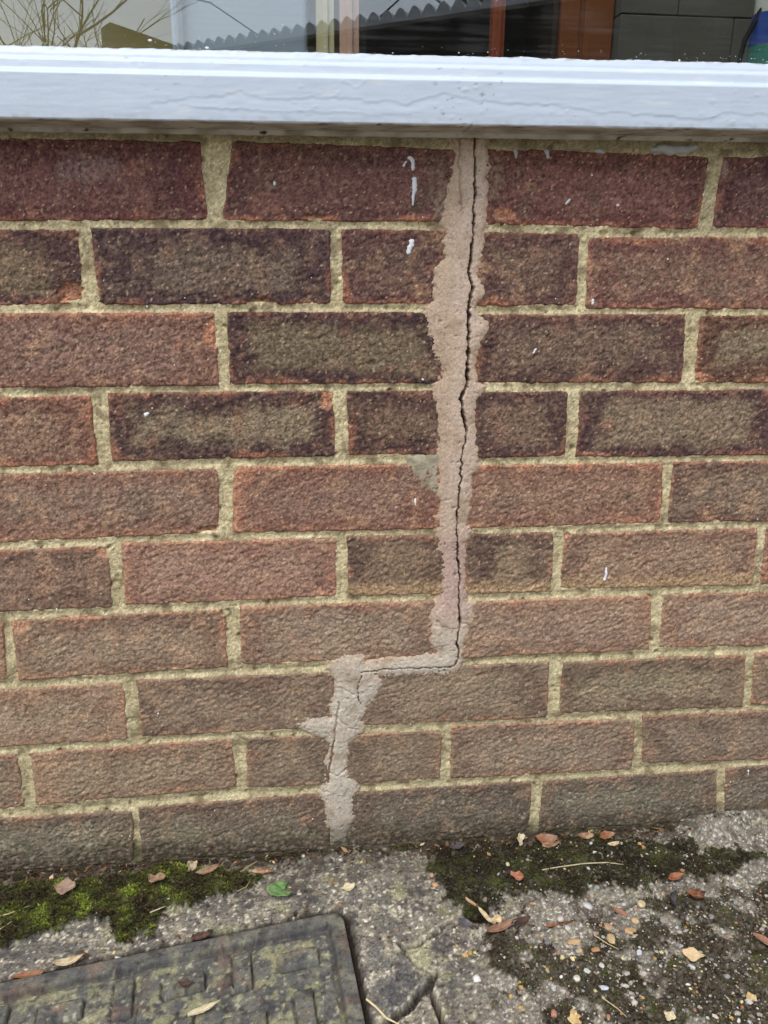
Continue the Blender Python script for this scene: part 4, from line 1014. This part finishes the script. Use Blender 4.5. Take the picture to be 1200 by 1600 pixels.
PEB = [((360, -112), 7, 4, 2.5, (205, 202, 194), 'long white pebble on the worn concrete above the right-hand crack'),
       ((417, -116), 6, 5, 3, (214, 190, 130), 'round pale-yellow pebble beside the dark curled leaf'),
       ((326, -128), 5, 4, 3, (206, 196, 176), 'cream pebble lying above the brown leaf sliver in the crack'),
       ((331, -156), 9, 4.5, 1.6, (206, 164, 92), 'flat ochre flake below the right-hand crack, left of two others'),
       ((368, -158), 8, 5, 1.6, (214, 178, 108), 'flat ochre flake with a pale stem end, nearest the crack'),
       ((393, -150), 9, 5.5, 1.6, (208, 162, 92), 'broad ochre flake on grit, right of two others'),
       ((372, -141), 5, 6, 1.6, (186, 148, 92), 'small upright ochre flake at the lower lip of the crack'),
       ((402, -137), 5, 4, 1.6, (214, 172, 104), 'small round ochre flake near the red-brown leaf'),
       ((225, -192), 5, 4.5, 2.2, (224, 222, 214), 'white pebble alone on the cracked concrete beside the drain cover'),
       ((331, -142), 4.5, 3, 1.5, (172, 170, 128), 'dull greenish pebble under the crack'),
       ((347, -172), 5.5, 3.5, 1.4, (184, 130, 66), 'small brown-orange flake on dark moss'),
       ((318, -203), 5, 3.6, 2, (214, 204, 186), 'cream angular pebble on the moss below the ochre flakes'),
       ((340, -214), 6, 3.2, 1.8, (206, 212, 222), 'bluish-white pebble at the lower right of the dark moss'),
       ((390, -176), 4.5, 3, 1.6, (208, 214, 222), 'bluish pebble between the ochre flakes and the moss'),
       ((432, -200), 4.5, 3, 2, (190, 186, 170), 'pale grey pebble under the large cream leaf scrap'),
       ((460, -214), 4, 3, 2, (150, 150, 150), 'grey pebble at the far right on moss'),
       ((206, -67), 5, 4, 2, (206, 152, 78), 'ochre pebble at the left end of the dark moss'),
       ((204, -55), 3.4, 3, 2, (196, 148, 84), 'tiny ochre pebble on the moss edge by the wall'),
       ((291, -47), 3.4, 2.6, 2, (212, 196, 120), 'tiny yellow pebble on dark moss above the thin stalk'),
       ((-113, -131), 9, 2.2, 1.8, (214, 212, 206), 'white sliver lying on the edge of the drain cover'),
       ((286, -236), 5, 3.5, 2, (186, 120, 84), 'rust-coloured pebble at the bottom of the worn concrete'),
       ((-190, -97), 4, 2.6, 1.8, (190, 186, 168), 'pale pebble at the lower edge of the bright moss')]
for k, ((px, py), a, b_, c_, cl, lab) in enumerate(PEB):
    onc = float(cover_in(*to_uv(np.array([px * 1.0]), np.array([py * 1.0])))[0]) > 0
    z = 0.0 if onc else gz(px, py)
    o = link('pebble', stone_mesh(px, py, a * .85, b_ * .85, c_ * .85, (k * 1.3) % 3 - .8 if a > 1.2 * b_ and k != 19 else (-.6 if k == 19 else k), S(*cl), 900 + k), M_GRIT, None, (px / 1000, py / 1000, (z + c_ * .55) / 1000))
    tag(o, lab, 'pebble', 'pebbles on the concrete')

# ------------------------------------------------------------------ fallen leaves
def leaf_mesh(L, W, curl, fold, c0, c1, seed, shape='oval', twist=0.0, lobes=0.0):
    nu, nv = 19, 9
    t, s = np.meshgrid(np.linspace(0, 1, nu), np.linspace(-1, 1, nv))
    if shape == 'oval': w_ = np.sin(np.pi * t) ** 0.75 * (1.12 - .35 * t)
    elif shape == 'fan': w_ = np.clip(t * 1.6, 0, 1) ** .7 * np.sqrt(np.clip(1 - t ** 4, 0, 1))
    elif shape == 'scrap': w_ = (0.35 + .65 * np.sin(np.pi * np.clip(t * .9 + .08, 0, 1))) * (1 + .3 * np.sin(t * 9 + seed)) * sstep(0, .08, t) * sstep(1.0, .9, t)
    else: w_ = np.sin(np.pi * t) ** 0.5 * (1 - .25 * t)
    w_ = w_ * (1 + lobes * np.sin(t * 34) * .12) + .015
    edge = 1 + 0.18 * fbm(t * 6 + seed, s * 0 + np.sign(s) * 3, 1.1, 2, seed)
    x = (t - .5) * L; y = s * w_ * W / 2 * edge + 0.1 * W * np.sin(t * 3 + seed)
    z = fold * np.abs(s) * w_ * W / 2 + curl * L * (t - .5) ** 2 * 2 + 0.07 * W * fbm(t * 4 + seed, s * 2, 1, 2, seed + 1) + twist * s * (t - .5) * W
    z += 0.05 * W * np.abs(np.sin(t * 22)) * (np.abs(s) > .15) * .4
    z -= z.min() - .3
    n = fbm(x + seed * 7, y, 6, 3, seed + 2)
    c = mixc(np.broadcast_to(c0, x.shape + (3,)), c1, sstep(-.3, .4, n + (t - .5) * .9))
    c = mixc(c, np.minimum(c0, c1) * .55, .55 * sstep(.35, .6, fbm(x + seed * 3, y, 4, 2, seed + 4)))
    c = mixc(c, c0 * 1.35, .5 * (np.abs(s) < .13))
    V = np.stack([x, y, z], -1).reshape(-1, 3) / 1000
    me = new_mesh('fallen_leaf', V, grid_faces(nu, nv), 0.8 * desat(c.reshape(-1, 3), .8))
    return me
TANC, CRM, BRN, RST, DKB, PNK, SLT, OCH = S(188, 152, 106), S(214, 196, 150), S(146, 104, 70), S(158, 92, 46), S(72, 54, 42), S(164, 130, 98), S(82, 78, 84), S(206, 166, 96)
LEAVES = [  # x, y (mm), L, W, rot deg, curl, fold, colours, shape, tilt deg, lift, label
 (-58, -22, 20, 15, 75, .1, .2, CRM, TANC, 'oval', 48, 4, 'pale tan rounded leaf propped up against the wall foot above the moss'),
 (-40, -28, 31, 10, 18, .25, .6, PNK, BRN, 'oval', 15, 3, 'curled pink-brown leaf right beside the pale propped leaf'),
 (-91, -38, 22, 12, 25, .2, .5, PNK, BRN, 'scrap', 10, 4, 'dull pink-brown leaf scrap lying on the moss near the wall joint'),
 (-186, -40, 26, 19, -10, .1, .15, PNK, S(150, 122, 104), 'scrap', 12, 5, 'flat mauve-brown leaf alone on the bright moss at the left'),
 (21, -30, 31, 7, -4, .1, .3, TANC, RST, 'oval', 8, 2, 'narrow tan leaf with a rusty end at the right end of the moss'),
 (112, -61, 19, 10, 12, .1, .25, CRM, CRM, 'scrap', 8, 1, 'small cream leaf alone on bare grey concrete'),
 (313, -14, 22, 10, 66, .15, .4, CRM, S(216, 200, 160), 'scrap', 35, 3, 'cream upright leaf scrap at the wall foot left of the curled brown leaf'),
 (342, -18, 30, 17, -10, .5, .7, RST, PNK, 'oval', 20, 3, 'curled rust-brown leaf at the wall foot'),
 (347, -26, 30, 9, 14, .3, .5, TANC, BRN, 'oval', 6, 2, 'thin tan leaf tucked under the curled rust-brown leaf'),
 (391, -13, 22, 10, -8, .3, .5, BRN, TANC, 'oval', 20, 3, 'brown leaf at the wall foot, left of a pair'),
 (414, -20, 24, 11, 10, .3, .6, RST, PNK, 'oval', 24, 3, 'reddish-brown folded leaf at the wall foot, right of a pair'),
 (418, -30, 18, 8, 12, .2, .3, CRM, TANC, 'oval', 6, 2, 'small cream leaf just below the reddish-brown folded leaf'),
 (467, -86, 25, 10, 12, .35, .6, RST, S(170, 106, 70), 'oval', 18, 3, 'pointed orange-brown leaf on the dark moss at the right'),
 (476, -114, 22, 13, 4, .5, .8, RST, DKB, 'oval', 22, 3, 'glossy rust-red curled leaf beside the bright patch of right-hand moss'),
 (448, -117, 24, 11, 62, .5, .8, SLT, S(52, 50, 54), 'oval', 38, 3, 'blackish curled leaf standing beside the rust-red leaf'),
 (295, -70, 17, 11, -20, .3, .4, S(190, 120, 86), RST, 'scrap', 14, 3, 'small salmon-orange leaf in the middle of the dark moss'),
 (262, -135, 40, 10, 14, .25, .7, BRN, S(170, 120, 92), 'oval', 16, 3, 'long brown rolled leaf across the head of the crack'),
 (283, -130, 26, 9, 20, .3, .8, DKB, S(92, 62, 50), 'oval', 14, 4, 'dark purple-brown curled leaf at the right end of the long rolled leaf'),
 (240, -103, 24, 4.5, -52, .15, .4, TANC, BRN, 'strip', 10, 3, 'tan strip of leaf above the pile by the dark moss'),
 (250, -122, 30, 6, -62, .2, .4, CRM, TANC, 'strip', 14, 4, 'cream strip of dead leaf in the pile by the dark moss'),
 (228, -127, 20, 10, -40, .3, .5, SLT, S(104, 100, 104), 'oval', 18, 4, 'slate-grey leaf at the left of the leaf pile'),
 (258, -128, 16, 9, 30, .2, .4, CRM, OCH, 'scrap', 20, 5, 'small cream leaf curl on top of the leaf pile'),
 (323, -131, 42, 5, 6, .1, .5, RST, DKB, 'strip', 10, 2, 'thin red-brown leaf sliver lying in the right-hand crack'),
 (391, -123, 22, 7, -42, .2, .4, BRN, S(168, 108, 82), 'oval', 14, 3, 'red-brown pointed leaf leaning over the right end of the crack'),
 (440, -187, 25, 14, -24, .12, .15, S(220, 186, 128), S(216, 190, 140), 'scrap', 8, 2, 'large cream-orange leaf scrap on the dark moss at the right'),
 (516, -180, 30, 9, -50, .2, .5, BRN, S(166, 108, 82), 'oval', 14, 3, 'brown leaf cut by the right-hand picture edge'),
 (-26, -200, 36, 7.5, 24, .12, .35, CRM, S(206, 192, 146), 'oval', 6, 0.5, 'narrow cream leaf lying on the drain cover'),
 (-196, -143, 34, 9, 8, .15, .5, RST, BRN, 'oval', 8, 2, 'brown half of a long leaf on the top edge of the drain cover'),
 (-160, -133, 34, 9, 17, .35, .4, CRM, TANC, 'oval', 14, 2, 'cream half of a long leaf on the top edge of the drain cover'),
 (-38, -116, 24, 9, 14, .3, .6, S(120, 74, 66), DKB, 'oval', 16, 3, 'dark red leaf lodged at the edge of the drain cover'),
 (-45, -172, 16, 8, 10, .3, .5, S(98, 62, 54), DKB, 'scrap', 10, 0.5, 'small dark red leaf scrap on the drain cover tread'),
 (303, -244, 16, 13, 60, .1, .2, S(220, 186, 110), OCH, 'scrap', 6, 2, 'yellow leaf scrap at the bottom edge on the mossy concrete'),
 (386, -251, 13, 10, 50, .1, .2, S(220, 200, 150), CRM, 'scrap', 6, 2, 'pale cream leaf scrap at the bottom edge right of the yellow one'),
 (238, -21, 22, 8, 8, .3, .5, SLT, S(70, 62, 62), 'oval', 10, 3, 'slate-dark leaf near the wall at the top of the dark moss'),
 (470, -238, 12, 9, 20, .2, .3, OCH, CRM, 'scrap', 8, 2, 'small ochre leaf scrap low at the far right'),
]
for k, (x, y, L, W, rot, curl, fold, c0, c1, shp, tilt, lift, lab) in enumerate(LEAVES):
    me = leaf_mesh(L * .85, W * .85, curl * 1.3, fold * 1.15, c0, c1, k * 3 + 1, shp, twist=.3 if k % 2 else -.3)
    onc = float(cover_in(*to_uv(np.array([x * 1.0]), np.array([y * 1.0])))[0]) > 0
    z = -0.5 if onc else gz(x, y)
    o = link('fallen_leaf', me, M_LEAF, None, (x / 1000, y / 1000, (z + lift) / 1000))
    o.rotation_euler = (math.radians(tilt), 0, math.radians(rot))
    sm = o.modifiers.new('thickness', 'SOLIDIFY'); sm.thickness = 0.0003
    tag(o, lab, 'leaf', 'leaves on the ground')
# the one green leaf, with its stalk
g = tag(empty('green_leaf', (0.044, -0.060, (gz(44, -60) + 2) / 1000)), 'fresh green scalloped leaf with a thin stalk on the concrete', 'leaf')
M_GLEAF = material('green_leaf', rough=0.5, spec=0.4, noise=((300, .15),), bump=((300, .8),))
def fan_leaf(R):
    nr, na = 12, 57
    rr, th = np.meshgrid(np.linspace(0.04, 1, nr), np.linspace(-2.15, 2.15, na))
    rim = R * (1 + 0.07 * np.abs(np.sin(th * 5.2)) - 0.10 * np.abs(th) / 2.15 - 0.22 * sstep(1.5, 2.15, np.abs(th)))
    x, y = rr * rim * np.cos(th), rr * rim * np.sin(th) * 0.92
    z = 1.3 * rr * np.abs(np.sin(th * 2.6)) + 3.2 * rr ** 2 * sstep(.2, 1.6, th) + 1.2 * rr * fbm(x, y, 9, 2, 661) + 1.0
    c = mixc(np.broadcast_to(S(84, 120, 66), x.shape + (3,)), S(118, 150, 96), sstep(-.3, .4, fbm(x, y, 8, 3, 662)))
    c = mixc(c, S(156, 172, 132), .7 * (np.abs(np.sin(th * 2.6)) < .1)); c = mixc(c, S(150, 150, 104), .6 * sstep(.9, 1, rr))
    return new_mesh('blade', np.stack([x, y, z], -1).reshape(-1, 3) / 1000, grid_faces(nr, na), c.reshape(-1, 3))
o = link('blade', fan_leaf(17.0), M_GLEAF, g)
o.rotation_euler = (math.radians(6), math.radians(-8), math.radians(196)); sm = o.modifiers.new('thickness', 'SOLIDIFY'); sm.thickness = 0.0003
v, f = tube_arrays([(0.0, 0.0, .0015), (0.014, -.002, .004), (0.03, -.006, .003), (0.046, -.012, .001)], [.0006, .0006, .0005, .0004], 5)
M_STALK = material('stalk', base=S(150, 132, 96), attr=False, rough=.8)
link('stalk', new_mesh('stalk', v, f), material('leaf_stalk', base=S(96, 82, 66), attr=False, rough=.8), g)

# dead stalks and twigs
TW = [([(326, -61), (345, -58), (375, -57), (400, -58), (418, -62)], .8, 'long thin pale stalk lying across the dark moss', (176, 164, 132)),
      ([(-262, -77), (-235, -69), (-218, -60)], .8, 'thin straw stalk on the bright moss at the left picture edge', (176, 160, 118)),
      ([(-252, -104), (-238, -92), (-228, -82)], .7, 'short straw stalk below the other one at the left picture edge', (176, 160, 118)),
      ([(-4, -32), (6, -22), (14, -16)], .7, 'thin straw at the wall foot above the green leaf', (160, 140, 104)),
      ([(352, -155), (362, -166), (370, -174)], .5, 'fine straw between ochre flakes on the grit', (190, 172, 130)),
      ([(-92, -84), (-84, -78), (-78, -74)], .7, 'pale broken stalk on the lower lip of the bright moss', (206, 190, 160)),
      ([(120, -205), (128, -214), (136, -226), (150, -236)], 1.1, 'cream rootlet in the gap at the right side of the drain cover', (206, 188, 148)),
      ([(-6, -60), (4, -54), (8, -46)], .6, 'fine straw across the dark end of the bright moss', (150, 134, 90)),
      ([(334, -226), (344, -236), (350, -246)], .5, 'fine straw at the bottom on mossy grit', (190, 172, 130))]
for pts, r0, lab, cl in TW:
    hz = [gz(*p) + 2.2 for p in pts]
    hz = [max(h_, 1.0) for h_ in hz]
    v, f = tube_arrays([(p[0] / 1000, p[1] / 1000, h_ / 1000) for p, h_ in zip(pts, hz)], [r0 / 1000] * (len(pts) - 1) + [r0 / 2500], 5)
    tag(link('dead_stalk', new_mesh('dead_stalk', v, f), material('straw', base=S(*cl), attr=False, rough=.8, noise=((300, .2),))), lab, 'stalk', 'dead stalks on the ground')

# ------------------------------------------------------------------ the room behind the glass
M_ROOMDARK = material('dim_plaster', base=(.045, .042, .034), attr=False, rough=.9, noise=((6, .1),))
M_YEL = material('yellow_plaster', base=S(176, 158, 96), attr=False, rough=.9, noise=((5, .06),))
M_GREYW = material('grey_block', base=S(88, 87, 80), attr=False, rough=.9, noise=((9, .1), (90, .1)))
def st(o): o['kind'] = 'structure'; return o
st(box('room_floor', (-1.6, 2.6, 0.105, 3.2, -0.02, 0.0), M_ROOMDARK))
st(box('room_ceiling', (-1.6, 2.6, 0.105, 1.6, 2.31, 2.4), M_GREYW))       # gap between the two ceilings is an added opening to light the room
st(box('room_ceiling_rear', (-1.6, 2.6, 2.5, 3.2, 2.31, 2.4), M_GREYW))
st(box('room_wall', (-1.6, 2.6, 3.1, 3.2, 0.0, 2.31), M_YEL))
st(box('room_wall_side', (2.5, 2.6, 0.105, 3.1, 0.0, 2.31), M_GREYW))
st(box('room_wall_low', (-1.6, -1.5, 0.105, 3.1, 0.0, 0.95), M_YEL))       # left open above, an added opening that lets daylight onto the interior
# plain masonry round the picture window
M_FAR = material('house_brick', base=S(130, 96, 80), attr=False, rough=.9, noise=((20, .2), (200, .2)))
h = tag(empty('house_front', (0, .05, 0)), 'plain brick house front beside and above the window, outside the picture', 'wall')
for nm, d in (('pier', (-3.0, -1.0205, -.05, .05, -.05, 2.9)), ('pier', (1.3705, 4.0, -.05, .05, -.05, 2.9)), ('lintel', (-1.02, 1.37, -.05, .05, 2.07, 2.9))):
    box(nm, d, M_FAR, h)
h['kind'] = 'structure'
def thing(name, label, cat, loc): return tag(empty(name, loc), label, cat)
# tall pale fridge
fr = thing('fridge', 'tall pale fridge standing in the room behind the left half of the glass', 'fridge', (-.1, 2.7, 0))
M_PALE = material('pale_enamel', base=S(150, 164, 180), attr=False, rough=.4, spec=.4)
box('body', (-.24, .24, -.1, .38, 0.03, 1.9), M_PALE, fr, .01)
box('door', (-.235, .235, -.155, -.105, 0.06, 1.22), M_PALE, fr, .012)
box('freezer_door', (-.235, .235, -.155, -.105, 1.235, 1.88), M_PALE, fr, .012)
box('handle', (-.21, -.19, -.185, -.156, 1.26, 1.55), material('grey_handle', base=S(120, 124, 130), attr=False, rough=.4), fr, .004)
# door frame posts, cream and pinkish
for nm, lab, x0, x1, cl in (('door_post', 'cream door post behind the glass beside the fridge', .17, .235, (206, 198, 160)), ('door_post', 'pinkish wooden door post behind the glass, right of the cream one', .255, .325, (196, 160, 140)), ('door_post', 'thin reddish-brown wooden post in the dark part of the room', .815, .86, (134, 66, 36))):
    p = thing(nm, lab, 'door post', ((x0 + x1) / 2, 2.62, 0)); w_ = (x1 - x0) / 2
    mm_ = material('post_wood', base=S(*cl), attr=False, rough=.6, noise=((12, .12),))
    box('upright', (-w_, w_, -.03, .03, 0, 2.29), mm_, p, .003); box('stop_bead', (-w_ * .3, w_ * .3, -.042, -.0305, 0, 2.29), mm_, p, .002)
# near-black boards and shelves standing in for the dark doorway between the posts
ld = thing('dark_doorway', 'near-black boards and shelves standing in for the dark doorway behind the middle of the glass', 'doorway', (.71, 2.75, 0))
M_DK = material('doorway_dark', base=(.03, .02, .014), attr=False, rough=.6, noise=((15, .2),))
box('back_panel', (-.37, .36, .3, .33, 0, 2.28), M_DK, ld); box('side_panel', (-.375, -.355, -.1, .2995, 0, 2.28), M_DK, ld); box('side_panel', (.345, .365, -.1, .2995, 0, 2.28), M_DK, ld)
for z_ in (.5, .95, 1.22, 1.75): box('shelf', (-.3545, .3445, -.08, .299, z_, z_ + .02), M_DK, ld)
# orange wooden door
dr = thing('wooden_door', 'orange-brown wooden door in the room behind the right half of the glass', 'door', (1.17, 2.66, 0))
M_OR = material('orange_wood', base=S(116, 66, 30), attr=False, rough=.5, spec=.3, noise=((10, .15), (60, .12)))
box('leaf', (-.09, .11, -.02, .02, 0, 2.05), M_OR, dr, .003); box('stile', (-.09, -.02, -.034, -.0205, 0, 2.05), M_OR, dr, .003); box('stile', (.0, .11, -.034, -.0205, 0, 2.05), M_OR, dr, .003)
# grey block wall with joints
gw = thing('block_wall', 'grey painted block wall in the room behind the right of the glass', 'wall', (1.95, 2.62, 0))
for r in range(11):
    x0 = -.665 + (0 if r % 2 else -.0)
    xs_ = [x0] + [q for q in np.arange(-.665 + (.22 if r % 2 else .44), .54, .44)] + [.54]
    for a_, b_ in zip(xs_[:-1], xs_[1:]):
        if b_ - a_ > .02: box('block', (a_ + .002, b_ - .002, -.05, .05, r * .21 + .002, r * .21 + .208), M_GREYW, gw, .003)
# inner window ledge, bottle and lead
st(box('window_ledge', (-.95, 1.3, .031, .26, .772, .79), M_FRAME))
bt = thing('spray_bottle', 'blue-labelled cleaning bottle on the ledge inside the right end of the glass', 'bottle', (.605, .16, .79))
def lathe(name, prof, mat, parent, n=20, sx=1, sy=1):
    a = np.linspace(0, 2 * math.pi, n + 1)[:-1]
    V = np.concatenate([np.stack([r * np.cos(a) * sx, r * np.sin(a) * sy, np.full(n, z)], -1) for r, z in prof])
    F = [(k * n + q, k * n + (q + 1) % n, (k + 1) * n + (q + 1) % n, (k + 1) * n + q) for k in range(len(prof) - 1) for q in range(n)]
    return link(name, new_mesh(name, V, F), mat, parent)
M_BWHITE = material('bottle_plastic', base=S(196, 190, 176), attr=False, rough=.35, spec=.4)
lathe('body', [(.001, .001), (.036, .002), (.04, .01), (.041, .12), (.039, .16), (.026, .195), (.014, .21), (.013, .23), (.001, .231)], M_BWHITE, bt, sx=1.1, sy=.75)
M_BLUE = material('blue_label', base=S(34, 66, 140), attr=False, rough=.4); M_RED = material('red_label', base=S(150, 40, 50), attr=False, rough=.4); M_GRN = material('green_label', base=S(40, 110, 96), attr=False, rough=.4)
lathe('label_band', [(.0424, .07), (.0424, .1)], M_BLUE, bt, sx=1.1, sy=.75); lathe('label_band', [(.0424, .05), (.0424, .0695)], M_GRN, bt, sx=1.1, sy=.75); lathe('label_band', [(.0424, .03), (.0424, .0495)], M_RED, bt, sx=1.1, sy=.75); lathe('label_band', [(.042, .122), (.041, .145)], M_BLUE, bt, sx=1.1, sy=.75)
lathe('trigger_cap', [(.001, .232), (.016, .232), (.016, .25), (.012, .255), (.012, .275), (.001, .276)], M_BLUE, bt)
v, f = tube_arrays([(.548, .17, .791), (.548, .165, .83), (.551, .16, .865), (.561, .155, .89), (.575, .155, .91), (.58, .155, 1.0)], [.0028] * 6, 8)
M_BLACK = material('black_rubber', base=(.01, .01, .011), attr=False, rough=.5)
tag(link('cable', new_mesh('cable', v, f), M_BLACK), 'black cable hanging inside the glass beside the cleaning bottle', 'cable')

# ------------------------------------------------------------------ the garden mirrored in the glass
# lean-to with a corrugated sheet roof: only its eave shows, as a reflection
A = Vector((-.62, -5.8, 0)); B = Vector((2.9, -3.05, 0)); ez = 1.90
ax = (B - A).normalized(); nrm = Vector((ax.y, -ax.x, 0)); nrm = nrm if nrm.y < 0 else -nrm     # away from the house
lean = thing('lean_to', 'dark timber lean-to with a corrugated sheet roof, seen as a reflection in the glass', 'shed', (A.x, A.y, 0))
Lr = (B - A).length
M_SHED = material('creosoted_boards', base=(.022, .016, .012), attr=False, rough=.8, noise=((20, .25),))
def slab(name, s0, s1, d0, d1, z0, z1, mat, parent):
    v, f = box_arrays(s0, s1, d0, d1, z0, z1)
    v = np.array([tuple(ax * p[0] + nrm * p[1] + Vector((0, 0, p[2]))) for p in v])
    return link(name, new_mesh(name, v, f, smooth=False), mat, parent)
nb = 30
for k in range(nb):
    slab('board', k * Lr / nb + .003, (k + 1) * Lr / nb - .003, .12 + .006 * (k % 2), .16, 0, ez - .1, M_SHED, lean)
slab('fascia', -.05, Lr + .05, .0, .04, ez - .16, ez - .012, M_SHED, lean)
slab('side_wall', 0, .05, .17, 2.4, 0, ez - .3, M_SHED, lean); slab('side_wall', Lr - .05, Lr, .17, 2.4, 0, ez - .3, M_SHED, lean)
slab('rear_wall', .051, Lr - .051, 2.36, 2.4, 0, ez - .45, M_SHED, lean)
M_SHEET = material('corrugated_sheet', base=S(196, 202, 206), attr=False, rough=.5, spec=.4, noise=((8, .12),))
pitch = .094
ns = int((Lr + .1) / pitch * 12)
sv = np.linspace(-.05, Lr + .05, ns); wz_ = .031 * np.abs(np.sin(np.pi * sv / pitch)) ** 0.8 * 2
V = []
for dd, dz in ((-.05, .0), (2.5, -.42)):
    for top in (1, 0):
        for s_, w_ in zip(sv, wz_):
            V.append(tuple(ax * s_ + nrm * dd + Vector((0, 0, ez + dz + (w_ if top else -.008)))))
n = ns
F = []
for i in range(n - 1):
    F += [(i, i + 1, 2 * n + i + 1, 2 * n + i), (n + i, 3 * n + i, 3 * n + i + 1, n + i + 1), (i, n + i, n + i + 1, i + 1), (2 * n + i, 2 * n + i + 1, 3 * n + i + 1, 3 * n + i)]
link('corrugated_roof', new_mesh('corrugated_roof', V, F, smooth=False), M_SHEET, lean)
# neighbour's garage with a sloping verge
gr = thing('garage', 'grey-roofed garage beyond the lean-to, seen as a reflection in the glass', 'garage', (-1.0, -7.6, 0))
box('wall', (-.42, .9, -2.0, .0, 0, 2.0), material('render', base=S(120, 116, 84), attr=False, rough=.9, noise=((10, .15),)), gr)
vv = np.array([(-.52, .12, 2.39), (-.44, .12, 2.44), (.95, .12, 2.03), (.95, .12, 1.98), (-.52, .12, 2.0), (-.52, -2.1, 2.39), (-.44, -2.1, 2.44), (.95, -2.1, 2.03), (.95, -2.1, 1.98), (-.52, -2.1, 2.0)])
ff = [(0, 1, 6, 5), (1, 2, 7, 6), (2, 3, 8, 7), (3, 4, 9, 8), (4, 0, 5, 9)]
me = bpy.data.meshes.new('roof'); me.from_pydata([tuple(p) for p in vv], [], ff + [(4, 3, 2, 1, 0), (5, 6, 7, 8, 9)]); link('roof', me, material('felt', base=S(84, 88, 84), attr=False, rough=.9, noise=((20, .2),)), gr)
box('garage_door', (.0, .8, .005, .04, 0, 1.9), M_SHED, gr)
# bare tree
def bare_tree(name, label, base, h, seed, spread=1.0, depth=5):
    rr = random.Random(seed); root = thing(name, label, 'tree', base)
    V1, F1, V2, F2 = [], [], [], []
    def add(store, pts, rad, n):
        V_, F_ = store; off = sum(len(a) for a in V_)
        v, f = tube_arrays(pts, rad, n); V_.append(v); F_.append(f + off)
    def grow(p, d, L, r, lev):
        pts = [p]; dd = d.copy()
        for k in range(4):
            dd = (dd + Vector((rr.uniform(-.2, .2), rr.uniform(-.2, .2), rr.uniform(-.08, .2)))).normalized()
            pts.append(pts[-1] + dd * L / 4)
        add((V1, F1) if lev == 0 else (V2, F2), pts, [r * (1 - .13 * k) for k in range(5)], 7 if lev < 2 else 4)
        if lev >= depth: return
        for k in range(rr.choice((3, 4)) if lev < 4 else 2):
            q = pts[rr.choice((2, 3, 4))] if lev else pts[rr.choice((2, 3, 3, 4))]
            a = rr.uniform(0, 6.28); el = rr.uniform(.35, .95) * spread
            side = Vector((math.cos(a), math.sin(a), rr.uniform(-.1, .5)))
            nd = (dd * math.cos(el) + side.normalized() * math.sin(el)).normalized()
            grow(q, nd, L * rr.uniform(.55, .8), r * rr.uniform(.42, .6), lev + 1)
    grow(Vector((0, 0, 0)), Vector((0, 0, 1)), h * .45, h * .022, 0)
    bark = material('bark', base=S(92, 80, 64), attr=False, rough=.9, noise=((20, .2),))
    link('trunk', new_mesh('trunk', np.concatenate(V1), np.concatenate(F1)), bark, root)
    link('branches', new_mesh('branches', np.concatenate(V2), np.concatenate(F2)), bark, root)
bare_tree('bare_tree', 'bare shrubby tree reflected in the left end of the glass', (-1.55, -6.3, 0), 3.4, 4, 1.1)
bare_tree('bare_tree', 'tall bare tree reflected above the corrugated roof', (2.2, -9.5, 0), 6.5, 9, 1.0)
# two wires
for pts, lab in (([(-4.5, -7.0, 3.2), (-.55, -7.0, 2.5), (.3, -7.0, 2.0), (.9, -7.0, 1.4)], 'slack wire sloping down to the right, reflected in the middle of the glass'), ([(-.1, -5.2, 1.4), (.45, -5.2, 1.86), (1.1, -5.2, 2.4), (3.4, -5.2, 4.2)], 'taut wire rising to the right, reflected above the corrugated roof')):
    v, f = tube_arrays(pts, [.006] * len(pts), 5)
    tag(link('overhead_wire', new_mesh('overhead_wire', v, f), M_BLACK), lab, 'wire')
